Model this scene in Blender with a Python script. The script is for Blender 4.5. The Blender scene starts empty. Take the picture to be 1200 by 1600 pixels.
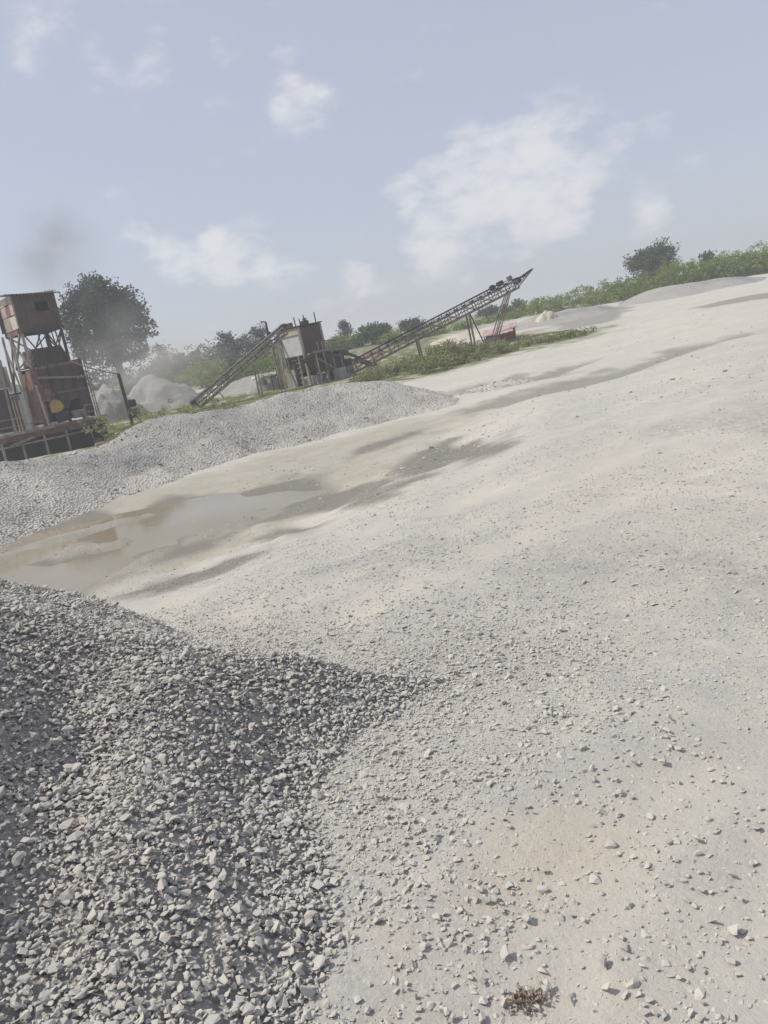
import bpy, math, random
import numpy as np
from mathutils import Vector, Matrix

random.seed(7)
rng = np.random.default_rng(7)
sc = bpy.context.scene
COL = sc.collection

# ------------------------------------------------------------------ camera
FPX, ROLL, PITCH, EYE = 1202.0, math.radians(10.0), math.radians(13.2), 1.6
_F = np.array([0, math.cos(PITCH), -math.sin(PITCH)])
_U0 = np.array([0, math.sin(PITCH), math.cos(PITCH)])
_R0 = np.array([1.0, 0, 0])
_R = math.cos(ROLL) * _R0 - math.sin(ROLL) * _U0
_U = math.sin(ROLL) * _R0 + math.cos(ROLL) * _U0
_C = np.array([0, 0, EYE])
cam_d = bpy.data.cameras.new('camera')
cam = bpy.data.objects.new('camera', cam_d)
COL.objects.link(cam)
M = Matrix.Identity(4)
for i in range(3):
    M[i][0], M[i][1], M[i][2], M[i][3] = _R[i], _U[i], -_F[i], _C[i]
cam.matrix_world = M
cam_d.sensor_fit = 'VERTICAL'
cam_d.sensor_height = 36.0
cam_d.lens = 36.0 * FPX / 1600.0
cam_d.clip_start = 0.05
cam_d.clip_end = 6000
sc.camera = cam


def ray(x, y):
    return _F + _R * ((x - 600) / FPX) - _U * ((y - 800) / FPX)


def G(x, y, z):            # survey: point of height z seen at photo position x, y
    d = ray(x, y)
    return _C + d * ((z - EYE) / d[2])


def P(x, y, Y):            # survey: point at northing Y seen at photo position x, y
    d = ray(x, y)
    return _C + d * (Y / d[1])


# ------------------------------------------------------------------ world, sun, exposure
SUN_EL = math.radians(50)
sun_h = np.array([-0.985, 0.10]); sun_h /= np.linalg.norm(sun_h)
SUN = Vector((sun_h[0] * math.cos(SUN_EL), sun_h[1] * math.cos(SUN_EL), math.sin(SUN_EL)))
w = bpy.data.worlds.new('World'); sc.world = w; w.use_nodes = True
nt = w.node_tree; nt.nodes.clear()
def N(t, **k):
    n = nt.nodes.new(t)
    for a, b in k.items():
        setattr(n, a, b)
    return n
def lk(a, b): nt.links.new(a, b)
def math_node(op, a, b=None, clamp=False):
    n = N('ShaderNodeMath', operation=op); n.use_clamp = clamp
    for i, v in enumerate((a, b)):
        if v is None: continue
        if isinstance(v, (int, float)): n.inputs[i].default_value = v
        else: lk(v, n.inputs[i])
    return n.outputs[0]
sky = N('ShaderNodeTexSky', sky_type='NISHITA', sun_disc=False)
sky.sun_elevation = SUN_EL
sky.sun_rotation = math.atan2(SUN.x, SUN.y)
sky.air_density = 1.0; sky.dust_density = 2.0; sky.ozone_density = 2.2; sky.altitude = 300
tc = N('ShaderNodeTexCoord')
vn = N('ShaderNodeVectorMath', operation='NORMALIZE'); lk(tc.outputs['Generated'], vn.inputs[0])
D = vn.outputs[0]
hazy = N('ShaderNodeMix', data_type='RGBA')
hazy.inputs[0].default_value = 0.72
lk(sky.outputs[0], hazy.inputs[6]); hazy.inputs[7].default_value = (4.5, 4.68, 5.5, 1)
fl = N('ShaderNodeVectorMath', operation='MULTIPLY'); lk(D, fl.inputs[0]); fl.inputs[1].default_value = (1, 1, 2.0)
FD = fl.outputs[0]
nz = N('ShaderNodeTexNoise'); nz.inputs['Scale'].default_value = 15; nz.inputs['Detail'].default_value = 11
nz.inputs['Roughness'].default_value = 0.6; lk(FD, nz.inputs['Vector'])
wz = N('ShaderNodeTexNoise'); wz.inputs['Scale'].default_value = 12; wz.inputs['Detail'].default_value = 7; lk(FD, wz.inputs['Vector'])
w1 = N('ShaderNodeVectorMath', operation='SUBTRACT'); lk(wz.outputs['Color'], w1.inputs[0]); w1.inputs[1].default_value = (.5, .5, .5)
w2 = N('ShaderNodeVectorMath', operation='MULTIPLY_ADD'); lk(w1.outputs[0], w2.inputs[0]); w2.inputs[1].default_value = (.11, .11, .04); lk(D, w2.inputs[2])
WD = w2.outputs[0]
nb = N('ShaderNodeTexNoise'); nb.inputs['Scale'].default_value = 2.6; nb.inputs['Detail'].default_value = 4
lk(D, nb.inputs['Vector'])
mr = N('ShaderNodeMapRange'); mr.inputs[1].default_value = 0.56; mr.inputs[2].default_value = 0.78
mr.inputs[3].default_value = 0.0; mr.inputs[4].default_value = 0.16; lk(nb.outputs[0], mr.inputs[0])
acc = mr.outputs[0]
CLOUDS = [(700, 300, 85, .9), (760, 270, 95, 1.0), (850, 240, 95, .95), (920, 245, 70, .6), (740, 330, 90, .95), (800, 285, 90, .9), (960, 225, 55, .7), (640, 320, 50, .75), (890, 270, 70, .7), (840, 325, 70, .95),
          (895, 312, 45, .8), (690, 390, 55, 1.0), (660, 305, 45, .6), (1010, 345, 55, .6), (802, 320, 26, 1.15), (780, 355, 60, .6), (720, 392, 35, .8),
          (325, 380, 45, 1.0), (270, 400, 55, .8), (370, 400, 60, .8), (425, 415, 45, .7), (230, 385, 40, .65), (300, 412, 50, .7),
          (560, 442, 55, .75), (520, 465, 45, .6), (470, 425, 35, .7), (70, 55, 90, .42), (220, 98, 65, .5), (120, 75, 60, .42),
          (470, 148, 50, .85), (460, 120, 60, .45), (720, 427, 35, .6), (340, 110, 60, .35)]
for (px, py, rad, st) in CLOUDS:
    d = ray(px, py); d = d / np.linalg.norm(d)
    v = N('ShaderNodeVectorMath', operation='DISTANCE'); lk(WD, v.inputs[0]); v.inputs[1].default_value = tuple(d)
    m = N('ShaderNodeMapRange', interpolation_type='SMOOTHSTEP')
    m.inputs[1].default_value = 0.0; m.inputs[2].default_value = rad * 1.4 / FPX
    m.inputs[3].default_value = st; m.inputs[4].default_value = 0.0
    lk(v.outputs['Value'], m.inputs[0])
    acc = math_node('MAXIMUM', acc, m.outputs[0])
t = math_node('MULTIPLY', math_node('SUBTRACT', nz.outputs[0], .5), 2.2)
t = math_node('ADD', acc, t)
cm = N('ShaderNodeMapRange', interpolation_type='SMOOTHSTEP')
cm.inputs[1].default_value = 0.20; cm.inputs[2].default_value = 1.05; cm.inputs[3].default_value = 0; cm.inputs[4].default_value = 0.55
lk(t, cm.inputs[0])
cl = N('ShaderNodeMix', data_type='RGBA'); lk(cm.outputs[0], cl.inputs[0])
lk(hazy.outputs[2], cl.inputs[6]); cl.inputs[7].default_value = (7.5, 7.3, 7.15, 1)
bg = N('ShaderNodeBackground'); bg.inputs[1].default_value = 0.1; lk(cl.outputs[2], bg.inputs[0])
wo = N('ShaderNodeOutputWorld'); lk(bg.outputs[0], wo.inputs[0])

sun_d = bpy.data.lights.new('sun', 'SUN'); sun_d.energy = 3.0; sun_d.angle = math.radians(0.6)
sun_d.color = (1.0, 0.94, 0.83)
sun_o = bpy.data.objects.new('sun', sun_d); COL.objects.link(sun_o)
sun_o.rotation_euler = SUN.to_track_quat('Z', 'Y').to_euler(); sun_o.location = (-40, 20, 60)
vs = sc.view_settings
vs.view_transform = 'Standard'; vs.look = 'None'; vs.exposure = 0.31; vs.gamma = 1.0; vs.use_curve_mapping = False
sc.cycles.max_bounces = 6; sc.cycles.diffuse_bounces = 3; sc.cycles.glossy_bounces = 2
sc.cycles.transparent_max_bounces = 8; sc.cycles.volume_bounces = 1; sc.cycles.volume_step_rate = 2.0
sc.cycles.use_denoising = True

# ------------------------------------------------------------------ numeric helpers
def _hash(ix, iy, s):
    n = (ix.astype(np.int64) * 374761393 + iy.astype(np.int64) * 668265263 + s * 1442695041) & 0x7fffffff
    n = ((n ^ (n >> 13)) * 1274126177) & 0x7fffffff
    return ((n ^ (n >> 16)) & 0xffff) / 65535.0

def vnoise(x, y, s=0):
    ix, iy = np.floor(x), np.floor(y)
    fx, fy = x - ix, y - iy
    fx = fx * fx * (3 - 2 * fx); fy = fy * fy * (3 - 2 * fy)
    a, b = _hash(ix, iy, s), _hash(ix + 1, iy, s)
    c, d = _hash(ix, iy + 1, s), _hash(ix + 1, iy + 1, s)
    return (a * (1 - fx) + b * fx) * (1 - fy) + (c * (1 - fx) + d * fx) * fy - 0.5

def fbm(x, y, s=0, o=4):
    v, a = 0, 1.0
    for k in range(o):
        v = v + a * vnoise(x * 2 ** k + 17.3 * k, y * 2 ** k - 9.1 * k, s + k); a *= 0.5
    return v

def sstep(a, b, x):
    t = np.clip((x - a) / (b - a), 0, 1)
    return t * t * (3 - 2 * t)

def sdist(poly, x, y):                     # signed distance, negative inside
    poly = np.asarray(poly, float)[:, :2]
    d = np.full(x.shape, 1e9); ins = np.zeros(x.shape, bool)
    n = len(poly)
    for i in range(n):
        ax, ay = poly[i]; bx, by = poly[(i + 1) % n]
        ex, ey = bx - ax, by - ay
        tt = np.clip(((x - ax) * ex + (y - ay) * ey) / (ex * ex + ey * ey + 1e-12), 0, 1)
        d = np.minimum(d, np.hypot(x - ax - tt * ex, y - ay - tt * ey))
        c = ((ay > y) != (by > y)) & (x < (bx - ax) * (y - ay) / (by - ay + 1e-12) + ax)
        ins ^= c
    return np.where(ins, -d, d)

def pxpoly(pts, z):
    return np.array([G(x, y, z)[:2] for x, y in pts])

# ------------------------------------------------------------------ terrain
WATER = -1.2
AZ = np.radians([-180, -60, -32, -18, -6, 4, 14, 28, 60, 180])
RR = np.array([0.2, 3, 6, 11, 17, 25, 38, 55, 80, 120, 300, 3000.])
ZT = np.array([
    [0, 0, 0, 0, 0, 0, 0, 0, 0, 0, 0, 0],
    [0, 0, -.3, -.9, -1.1, -1.2, -1.5, -1.7, -1.7, -1.6, -1, -1],
    [0, 0, -.35, -.95, -1.15, -1.2, -1.5, -1.75, -1.8, -1.7, -1, -1],
    [0, 0, -.32, -.95, -1.15, -1.2, -1.45, -1.7, -1.6, -.2, 1.0, -1],
    [0, 0, -.22, -.80, -1.10, -1.2, -1.4, -1.6, -1.2, .3, 1.2, -1],
    [0, 0, -.14, -.50, -.95, -1.12, -1.3, -1.45, -.8, .4, 1.0, -1],
    [0, 0, -.08, -.25, -.48, -.8, -1.1, -1.0, -.15, -.1, -.3, -1],
    [0, 0, -.04, -.10, -.20, -.35, -.45, -.35, 0.0, 0.1, 0, -1],
    [0, 0, 0, -.05, -.10, -.15, -.15, 0, 0.1, 0.1, 0, -1],
    [0, 0, 0, 0, 0, 0, 0, 0, 0, 0, 0, 0]])

def table(x, y):
    az = np.arctan2(x, y); lr = np.log(np.maximum(np.hypot(x, y), 0.2)); LR = np.log(RR)
    i = np.clip(np.searchsorted(AZ, az) - 1, 0, len(AZ) - 2); j = np.clip(np.searchsorted(LR, lr) - 1, 0, len(LR) - 2)
    u = (az - AZ[i]) / (AZ[i + 1] - AZ[i]); v = np.clip((lr - LR[j]) / (LR[j + 1] - LR[j]), 0, 1)
    u = u * u * (3 - 2 * u)
    return (ZT[i, j] * (1 - v) + ZT[i, j + 1] * v) * (1 - u) + (ZT[i + 1, j] * (1 - v) + ZT[i + 1, j + 1] * v) * u

def T(px, py):             # point of the bare terrain seen at a photo position
    r = np.exp(np.linspace(math.log(1.5), math.log(400), 900)); d = ray(px, py); d = d / np.hypot(d[0], d[1])
    x, y, z = d[0] * r, d[1] * r, EYE + d[2] * r
    k = np.argmax(z < table(x, y))
    return np.array([x[k], y[k]])

PUD = pxpoly([(-120, 960), (60, 945), (135, 917), (215, 886), (330, 838), (335, 832), (420, 808), (495, 770), (480, 760), (420, 766), (350, 776),
              (240, 796), (100, 820), (-120, 868)], WATER)
MUD = np.array([T(*w_) for w_ in [(-160, 960), (-100, 880), (80, 812), (200, 775), (330, 738), (440, 706), (600, 668), (735, 638), (720, 660), (650, 700), (560, 752), (460, 800), (340, 846), (150, 925)]])
SPITS = [pxpoly(q, WATER + .02) for q in (
    [(-140, 905), (-40, 880), (40, 852), (130, 826), (245, 796), (238, 806), (120, 838), (20, 868), (-60, 900), (-140, 930)],
    [(72, 872), (110, 853), (160, 846), (212, 839), (200, 850), (140, 862), (90, 876)],
    [(300, 842), (350, 818), (420, 800), (380, 822), (330, 842)],
    [(150, 905), (210, 876), (270, 858), (230, 880), (170, 905)])]
WET = [np.array([T(*w_) for w_ in q]) for q in (
    [(405, 832), (430, 808), (470, 800), (520, 800), (480, 822), (430, 834)],
    [(470, 778), (500, 758), (560, 735), (620, 730), (640, 745), (600, 772), (530, 795), (500, 790)],
    [(590, 735), (640, 705), (700, 686), (780, 680), (834, 684), (770, 708), (700, 722), (640, 745)],
    [(190, 915), (260, 882), (330, 866), (400, 856), (330, 885), (250, 915), (200, 930)],
    [(520, 712), (600, 690), (670, 668), (630, 690), (560, 712)])]
TRACKS = [np.array([T(*w_) for w_ in q]) for q in (
    [(720, 640), (790, 618), (860, 600), (960, 575), (1050, 545), (1130, 525), (1190, 520), (1110, 536), (1030, 566), (960, 590), (860, 612), (790, 632)],
    [(700, 615), (780, 592), (850, 580), (930, 562), (860, 590), (780, 606)])]
TRACKS += [np.array([T(*w_) for w_ in q]) for q in ([(1085, 480), (1130, 468), (1210, 455), (1230, 462), (1150, 474), (1100, 482)],
                                     [(860, 505), (930, 482), (990, 478), (960, 500), (880, 515)])]
RUTS = [np.array([T(*w_) for w_ in q]) for q in (
    [(400, 962), (520, 905), (660, 845), (820, 780), (1000, 700), (1200, 622)],
    [(470, 985), (610, 925), (760, 860), (940, 790), (1230, 680)],
    [(690, 800), (860, 722), (1040, 652), (1230, 585)], [(640, 780), (800, 708), (980, 635), (1200, 560)],
    [(820, 1640), (860, 1450), (960, 1280), (1230, 1120)], [(1080, 1640), (1120, 1480), (1250, 1330)])]
def rut_d(x, y):
    d = np.full(x.shape, 1e9)
    for q in RUTS:
        for (ax, ay), (bx, by) in zip(q[:-1], q[1:]):
            ex, ey = bx - ax, by - ay
            tt = np.clip(((x - ax) * ex + (y - ay) * ey) / (ex * ex + ey * ey), 0, 1)
            d = np.minimum(d, np.hypot(x - ax - tt * ex, y - ay - tt * ey))
    return d
GREY = [np.array([T(*w_) for w_ in q]) for q in (
    [(1065, 668), (1110, 645), (1160, 630), (1240, 618), (1240, 690), (1160, 684), (1100, 680)],
    [(870, 880), (950, 842), (1060, 828), (1220, 835), (1220, 905), (1020, 908), (920, 900)],
    [(620, 1015), (700, 992), (760, 1010), (740, 1055), (650, 1085)],
    [(560, 880), (660, 850), (760, 840), (700, 880), (600, 905)])]
TAN = [np.array([T(*w_) for w_ in q]) for q in ([(690, 1330), (780, 1260), (900, 1240), (1030, 1290), (1010, 1400), (900, 1450), (760, 1480), (650, 1450)], [(570, 1440), (640, 1420), (700, 1500), (600, 1600)])]
GRASSY = [np.array([P(x, y, Yv)[:2] for x, y, Yv in q]) for q in (
    [(560, 600, 48), (640, 590, 44), (700, 590, 44), (760, 572, 45), (800, 565, 46), (870, 552, 46), (945, 538, 47), (930, 530, 54), (800, 545, 66), (700, 545, 70), (560, 570, 68)],
    [(470, 590, 62), (560, 585, 62), (640, 570, 62), (690, 545, 72), (690, 530, 100), (470, 560, 100)],
    [(-60, 700, 38), (160, 665, 34), (260, 640, 33), (420, 625, 34), (560, 600, 40), (560, 590, 62), (420, 610, 62), (200, 630, 62), (-60, 660, 62)])]
PIT = np.array([P(x, y, Yv)[:2] for x, y, Yv in ((-80, 720, 40), (150, 690, 40), (170, 670, 52), (-80, 690, 60))])

def height(x, y):
    z = table(x, y)
    r = np.hypot(x, y)
    z = z + 0.03 * fbm(x / 1.7, y / 1.7, 3, 3) * np.clip(r / 4, 0.3, 1) + 0.014 * fbm(x / .35, y / .35, 9, 3)
    z = z + 0.25 * fbm(x / 9, y / 9, 21, 3) * sstep(20, 60, r)
    rd = rut_d(x, y) + .10 * fbm(x / .6, y / .6, 131, 3)
    z = z - .018 * np.exp(-(rd / .17) ** 2) + .011 * np.exp(-((rd - .36) / .13) ** 2)
    d = sdist(PUD, x, y) + 0.9 * fbm(x / 1.2, y / 1.2, 31, 5)
    tgt = WATER + np.clip(d * 0.05, -0.12, 0.6)
    wgt = np.exp(-(np.maximum(d, 0) / 2.4) ** 2)
    z = z * (1 - wgt) + tgt * wgt
    for k, S in enumerate(SPITS):
        ds = sdist(S, x, y) + 0.8 * fbm(x / .6, y / .6, 41 + k, 4)
        z = np.maximum(z, WATER + 0.012 - np.clip(ds, -0.3, 3) * 0.15)
    for T in TRACKS[:2]:
        dt = sdist(T, x, y)
        z = z - 0.10 * sstep(0.6, -0.5, dt)
    # mounds along the far right rim
    rim = sstep(62, 78, y) * sstep(5, 25, x)
    z = z + rim * (0.5 * np.maximum(fbm(x / 9, y / 12, 55, 3) + .1, 0))
    dp = sdist(PIT, x, y)
    z = z - 0.8 * sstep(2.0, -1.5, dp)
    return z

def heap_boundary():
    a = [G(x, y, 0)[:2] for x, y in ((500, 1004), (640, 1014), (770, 1044), (690, 1092), (575, 1165), (545, 1260), (590, 1380), (590, 1480), (570, 1600))]
    a += [np.array(q) for q in ((-0.15, 0.9), (-0.1, -2.0), (-8, -2.0), (-9, 5.5), (-4.5, 6.3), (-2.6, 5.9), (-1.4, 5.1))]
    return np.array(a)
HEAP = heap_boundary()

def heap_h(x, y):                           # height of the near gravel heap above the ground
    d = -(sdist(HEAP, x, y) + 0.10 * fbm(x / .5, y / .5, 61, 3))
    di = np.maximum(d, 0)
    h = np.clip(.36 - .42 * x, .25, 1.45) * (1 - np.exp(-di / 1.05)) * sstep(-.35, .75, di) - 0.03 + .012 * sstep(0, .2, di)
    h = h + sstep(0.1, 0.8, di) * (0.10 * fbm(x / .75, y / .75, 67, 3))
    # trough down the near left flank
    q = (x + 1.22) * 0.9 + (y - 2.3) * 0.15
    h = h - 0.16 * np.exp(-(q / 0.22) ** 2) * sstep(3.6, 2.6, y)
    return np.where(d > -0.3, h, -0.3)

# ------------------------------------------------------------------ mesh + material helpers
def link(o, parent=None):
    COL.objects.link(o)
    if parent is not None: o.parent = parent
    return o

def tag(o, label=None, cat=None, group=None, kind=None):
    for k, v in (('label', label), ('category', cat), ('group', group), ('kind', kind)):
        if v: o[k] = v
    return o

def np_mesh(name, V, F, mat, tint=None, smooth=False, attrs=None):
    V = np.asarray(V, np.float32); F = np.asarray(F, np.int32)
    me = bpy.data.meshes.new(name)
    me.vertices.add(len(V)); me.vertices.foreach_set('co', V.ravel())
    k = F.shape[1]
    me.loops.add(F.size); me.loops.foreach_set('vertex_index', F.ravel())
    me.polygons.add(len(F)); me.polygons.foreach_set('loop_start', np.arange(0, F.size, k, dtype=np.int32))
    me.polygons.foreach_set('loop_total', np.full(len(F), k, np.int32))
    me.polygons.foreach_set('use_smooth', np.full(len(F), smooth, bool))
    if tint is not None:
        a = me.attributes.new('tint', 'FLOAT', 'POINT'); a.data.foreach_set('value', np.asarray(tint, np.float32))
    for an, av in (attrs or {}).items():
        a = me.attributes.new(an, 'FLOAT', 'POINT'); a.data.foreach_set('value', np.asarray(av, np.float32))
    me.update(calc_edges=True)
    me.materials.append(mat)
    return me

class MB:
    def __init__(s): s.v = []; s.f = []
    def add(s, vs, fs):
        b = len(s.v); s.v += [tuple(q) for q in vs]; s.f += [tuple(i + b for i in q) for q in fs]; return s
    def box(s, c, size, rz=0, ax=None):
        c = Vector(c); hx, hy, hz = (q / 2 for q in size)
        R = ax if ax is not None else Matrix.Rotation(rz, 3, 'Z')
        vs = [c + R @ Vector((i * hx, j * hy, k * hz)) for i in (-1, 1) for j in (-1, 1) for k in (-1, 1)]
        return s.add(vs, [(0, 1, 3, 2), (4, 6, 7, 5), (0, 4, 5, 1), (2, 3, 7, 6), (0, 2, 6, 4), (1, 5, 7, 3)])
    def span(s, lo, hi):
        return s.box([(a + b) / 2 for a, b in zip(lo, hi)], [b - a for a, b in zip(lo, hi)])
    def bar(s, a, b, w=.08, h=None, up=(0, 0, 1)):
        a, b = Vector(a), Vector(b); d = (b - a); L = d.length; d.normalize()
        u = Vector(up)
        if abs(d.dot(u)) > .98: u = Vector((1, 0, 0))
        sd = d.cross(u).normalized(); uu = sd.cross(d)
        R = Matrix((d, sd, uu)).transposed()
        return s.box((a + b) / 2, (L, w, h or w), ax=R)
    def tube(s, a, b, r, r2=None, n=10):
        a, b = Vector(a), Vector(b); d = (b - a).normalized()
        u = d.orthogonal().normalized(); v = d.cross(u); r2 = r if r2 is None else r2
        vs = [p + (u * math.cos(2 * math.pi * k / n) + v * math.sin(2 * math.pi * k / n)) * rr for p, rr in ((a, r), (b, r2)) for k in range(n)]
        fs = [(k, (k + 1) % n, n + (k + 1) % n, n + k) for k in range(n)] + [tuple(range(n))[::-1], tuple(range(n, 2 * n))]
        return s.add(vs, fs)
    def sheet(s, o, u, v, nu=14, amp=.02, th=.012):     # corrugated sheet, ribs along v
        o, u, v = Vector(o), Vector(u), Vector(v); nrm = u.cross(v).normalized()
        vs = []
        for i in range(nu * 2 + 1):
            off = nrm * (amp * (1 if i % 2 else -1))
            q = o + u * (i / (nu * 2)) + off
            vs += [q, q + v, q + nrm * th, q + v + nrm * th]
        fs = []
        for i in range(nu * 2):
            b = 4 * i; c = b + 4
            fs += [(b, c, c + 1, b + 1), (b + 2, b + 3, c + 3, c + 2), (b, b + 2, c + 2, c), (b + 1, c + 1, c + 3, b + 3)]
        fs += [(0, 1, 3, 2), (8 * nu, 8 * nu + 2, 8 * nu + 3, 8 * nu + 1)]
        return s.add(vs, fs)
    def build(s, name, mat, parent=None, bevel=0):
        me = bpy.data.meshes.new(name); me.from_pydata(s.v, [], s.f); me.update(); me.materials.append(mat)
        o = link(bpy.data.objects.new(name, me), parent)
        if bevel:
            md = o.modifiers.new('bevel', 'BEVEL'); md.width = bevel; md.segments = 1
        return o

def empty(name, loc, rz=0):
    o = bpy.data.objects.new(name, None); link(o); o.location = loc; o.rotation_euler = (0, 0, rz); o.empty_display_size = .3
    return o

class Mat:
    def __init__(s, name):
        s.m = bpy.data.materials.new(name); s.m.use_nodes = True; s.t = s.m.node_tree
        s.b = s.t.nodes['Principled BSDF']; s.o = s.t.nodes['Material Output']
        s.c = s.n('ShaderNodeTexCoord').outputs['Object']
    def n(s, ty, **k):
        q = s.t.nodes.new(ty)
        for a, b in k.items(): setattr(q, a, b)
        return q
    def l(s, a, b): s.t.links.new(a, b)
    def noise(s, scale, det=5, rough=.55, vec=None):
        q = s.n('ShaderNodeTexNoise'); q.inputs['Scale'].default_value = scale; q.inputs['Detail'].default_value = det
        q.inputs['Roughness'].default_value = rough; s.l(vec or s.c, q.inputs['Vector']); return q.outputs[0]
    def vor(s, scale, feat='F1', out='Distance'):
        q = s.n('ShaderNodeTexVoronoi', feature=feat); q.inputs['Scale'].default_value = scale; s.l(s.c, q.inputs['Vector']); return q.outputs[out]
    def attr(s, name):
        return s.n('ShaderNodeAttribute', attribute_name=name).outputs['Fac']
    def rng(s, v, a, b, c=0., d=1.):
        q = s.n('ShaderNodeMapRange'); s.l(v, q.inputs[0])
        for i, x in zip((1, 2, 3, 4), (a, b, c, d)): q.inputs[i].default_value = x
        return q.outputs[0]
    def mth(s, op, a, b):
        q = s.n('ShaderNodeMath', operation=op)
        for i, v in enumerate((a, b)):
            if isinstance(v, (int, float)): q.inputs[i].default_value = v
            else: s.l(v, q.inputs[i])
        return q.outputs[0]
    def mix(s, f, a, b, blend='MIX'):
        q = s.n('ShaderNodeMix', data_type='RGBA', blend_type=blend)
        if isinstance(f, (int, float)): q.inputs[0].default_value = f
        else: s.l(f, q.inputs[0])
        for i, v in ((6, a), (7, b)):
            if isinstance(v, tuple): q.inputs[i].default_value = (*v, 1) if len(v) == 3 else v
            else: s.l(v, q.inputs[i])
        return q.outputs[2]
    def bump(s, h, st, dist):
        q = s.n('ShaderNodeBump'); q.inputs['Strength'].default_value = st; q.inputs['Distance'].default_value = dist
        s.l(h, q.inputs['Height']); s.l(q.outputs[0], s.b.inputs['Normal']); return q
    def done(s, col, rough=.8, spec=.3, metal=0):
        if isinstance(col, tuple): s.b.inputs['Base Color'].default_value = (*col, 1)
        else: s.l(col, s.b.inputs['Base Color'])
        if isinstance(rough, (int, float)): s.b.inputs['Roughness'].default_value = rough
        else: s.l(rough, s.b.inputs['Roughness'])
        s.b.inputs['Specular IOR Level'].default_value = spec; s.b.inputs['Metallic'].default_value = metal
        return s.m

def worn(name, a, b, c=None, scale=1.6, rough=.75, edge=(.42, .62)):
    m = Mat(name)
    col = m.mix(m.rng(m.noise(scale, 8, .65), *edge), a, b)
    if c: col = m.mix(m.rng(m.noise(scale * .6 + .7, 6, .6), .52, .66), col, c)
    col = m.mix(.35, col, m.mix(m.noise(scale * 9, 4), (.5, .5, .5), (1, 1, 1)), 'MULTIPLY')
    m.bump(m.noise(scale * 8, 5), .3, .02)
    return m.done(col, rough)

MT = {}
MT['rust'] = worn('rusted_plate', (.155, .08, .06), (.22, .14, .11), (.10, .07, .06))
MT['orange'] = worn('orange_rusted_paint', (.25, .115, .08), (.23, .15, .12), (.30, .19, .145))
MT['brown'] = worn('dark_brown_plate', (.08, .05, .043), (.12, .072, .058), (.05, .042, .04))
MT['dark'] = worn('blackened_steel', (.035, .033, .035), (.06, .05, .047))
MT['steel'] = worn('weathered_grey_steel', (.22, .21, .19), (.30, .28, .25), (.16, .12, .10))
MT['tan'] = worn('dusty_tan_steel', (.36, .32, .26), (.28, .24, .19), (.22, .15, .11))
MT['lattice'] = worn('dusty_lattice_steel', (.30, .235, .17), (.22, .155, .11), (.18, .10, .07))
MT['cream'] = worn('cream_panel', (.55, .50, .40), (.48, .43, .34))
MT['pink'] = worn('pink_faded_panel', (.48, .36, .34), (.42, .31, .30), (.30, .17, .15))
MT['white'] = worn('white_sheet', (.72, .71, .73), (.66, .64, .66), (.60, .53, .52), scale=.9, rough=.6)
MT['yellow'] = worn('yellow_paint', (.52, .36, .08), (.42, .28, .10), (.34, .22, .13))
MT['red'] = worn('red_painted_metal', (.42, .075, .045), (.35, .08, .05), (.25, .10, .07))
MT['concrete'] = worn('dusty_concrete', (.34, .32, .30), (.42, .40, .37), (.27, .25, .24))
MT['rubber'] = worn('dusty_rubber_belt', (.05, .05, .05), (.11, .10, .09))
MT['olive'] = worn('olive_painted_steel', (.10, .11, .075), (.15, .14, .10))
MT['brick'] = worn('reddish_earth', (.34, .17, .12), (.40, .24, .18), (.30, .19, .14))

def stone_mat(name, dark, light, warm):
    m = Mat(name)
    t = m.attr('tint')
    col = m.mix(t, dark, light)
    col = m.mix(m.rng(m.mth('FRACT', m.mth('MULTIPLY', t, 13.7), 0), .55, 1.0), col, warm)
    col = m.mix(.45, col, m.mix(m.noise(90, 3), (.55, .55, .55), (1, 1, 1)), 'MULTIPLY')
    # pale rock dust lying on the upper faces
    g = m.n('ShaderNodeNewGeometry'); sx = m.n('ShaderNodeSeparateXYZ'); m.l(g.outputs['True Normal'], sx.inputs[0])
    col = m.mix(m.rng(sx.outputs[2], .1, 1.0, 0, .5), col, (.52, .50, .46))
    return m.done(col, .9, .2)
MT['gravel'] = stone_mat('crushed_granite', (.29, .28, .262), (.55, .53, .487), (.53, .49, .42))
MT['chip'] = stone_mat('dusty_chips', (.42, .405, .375), (.54, .52, .475), (.55, .51, .45))

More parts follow.
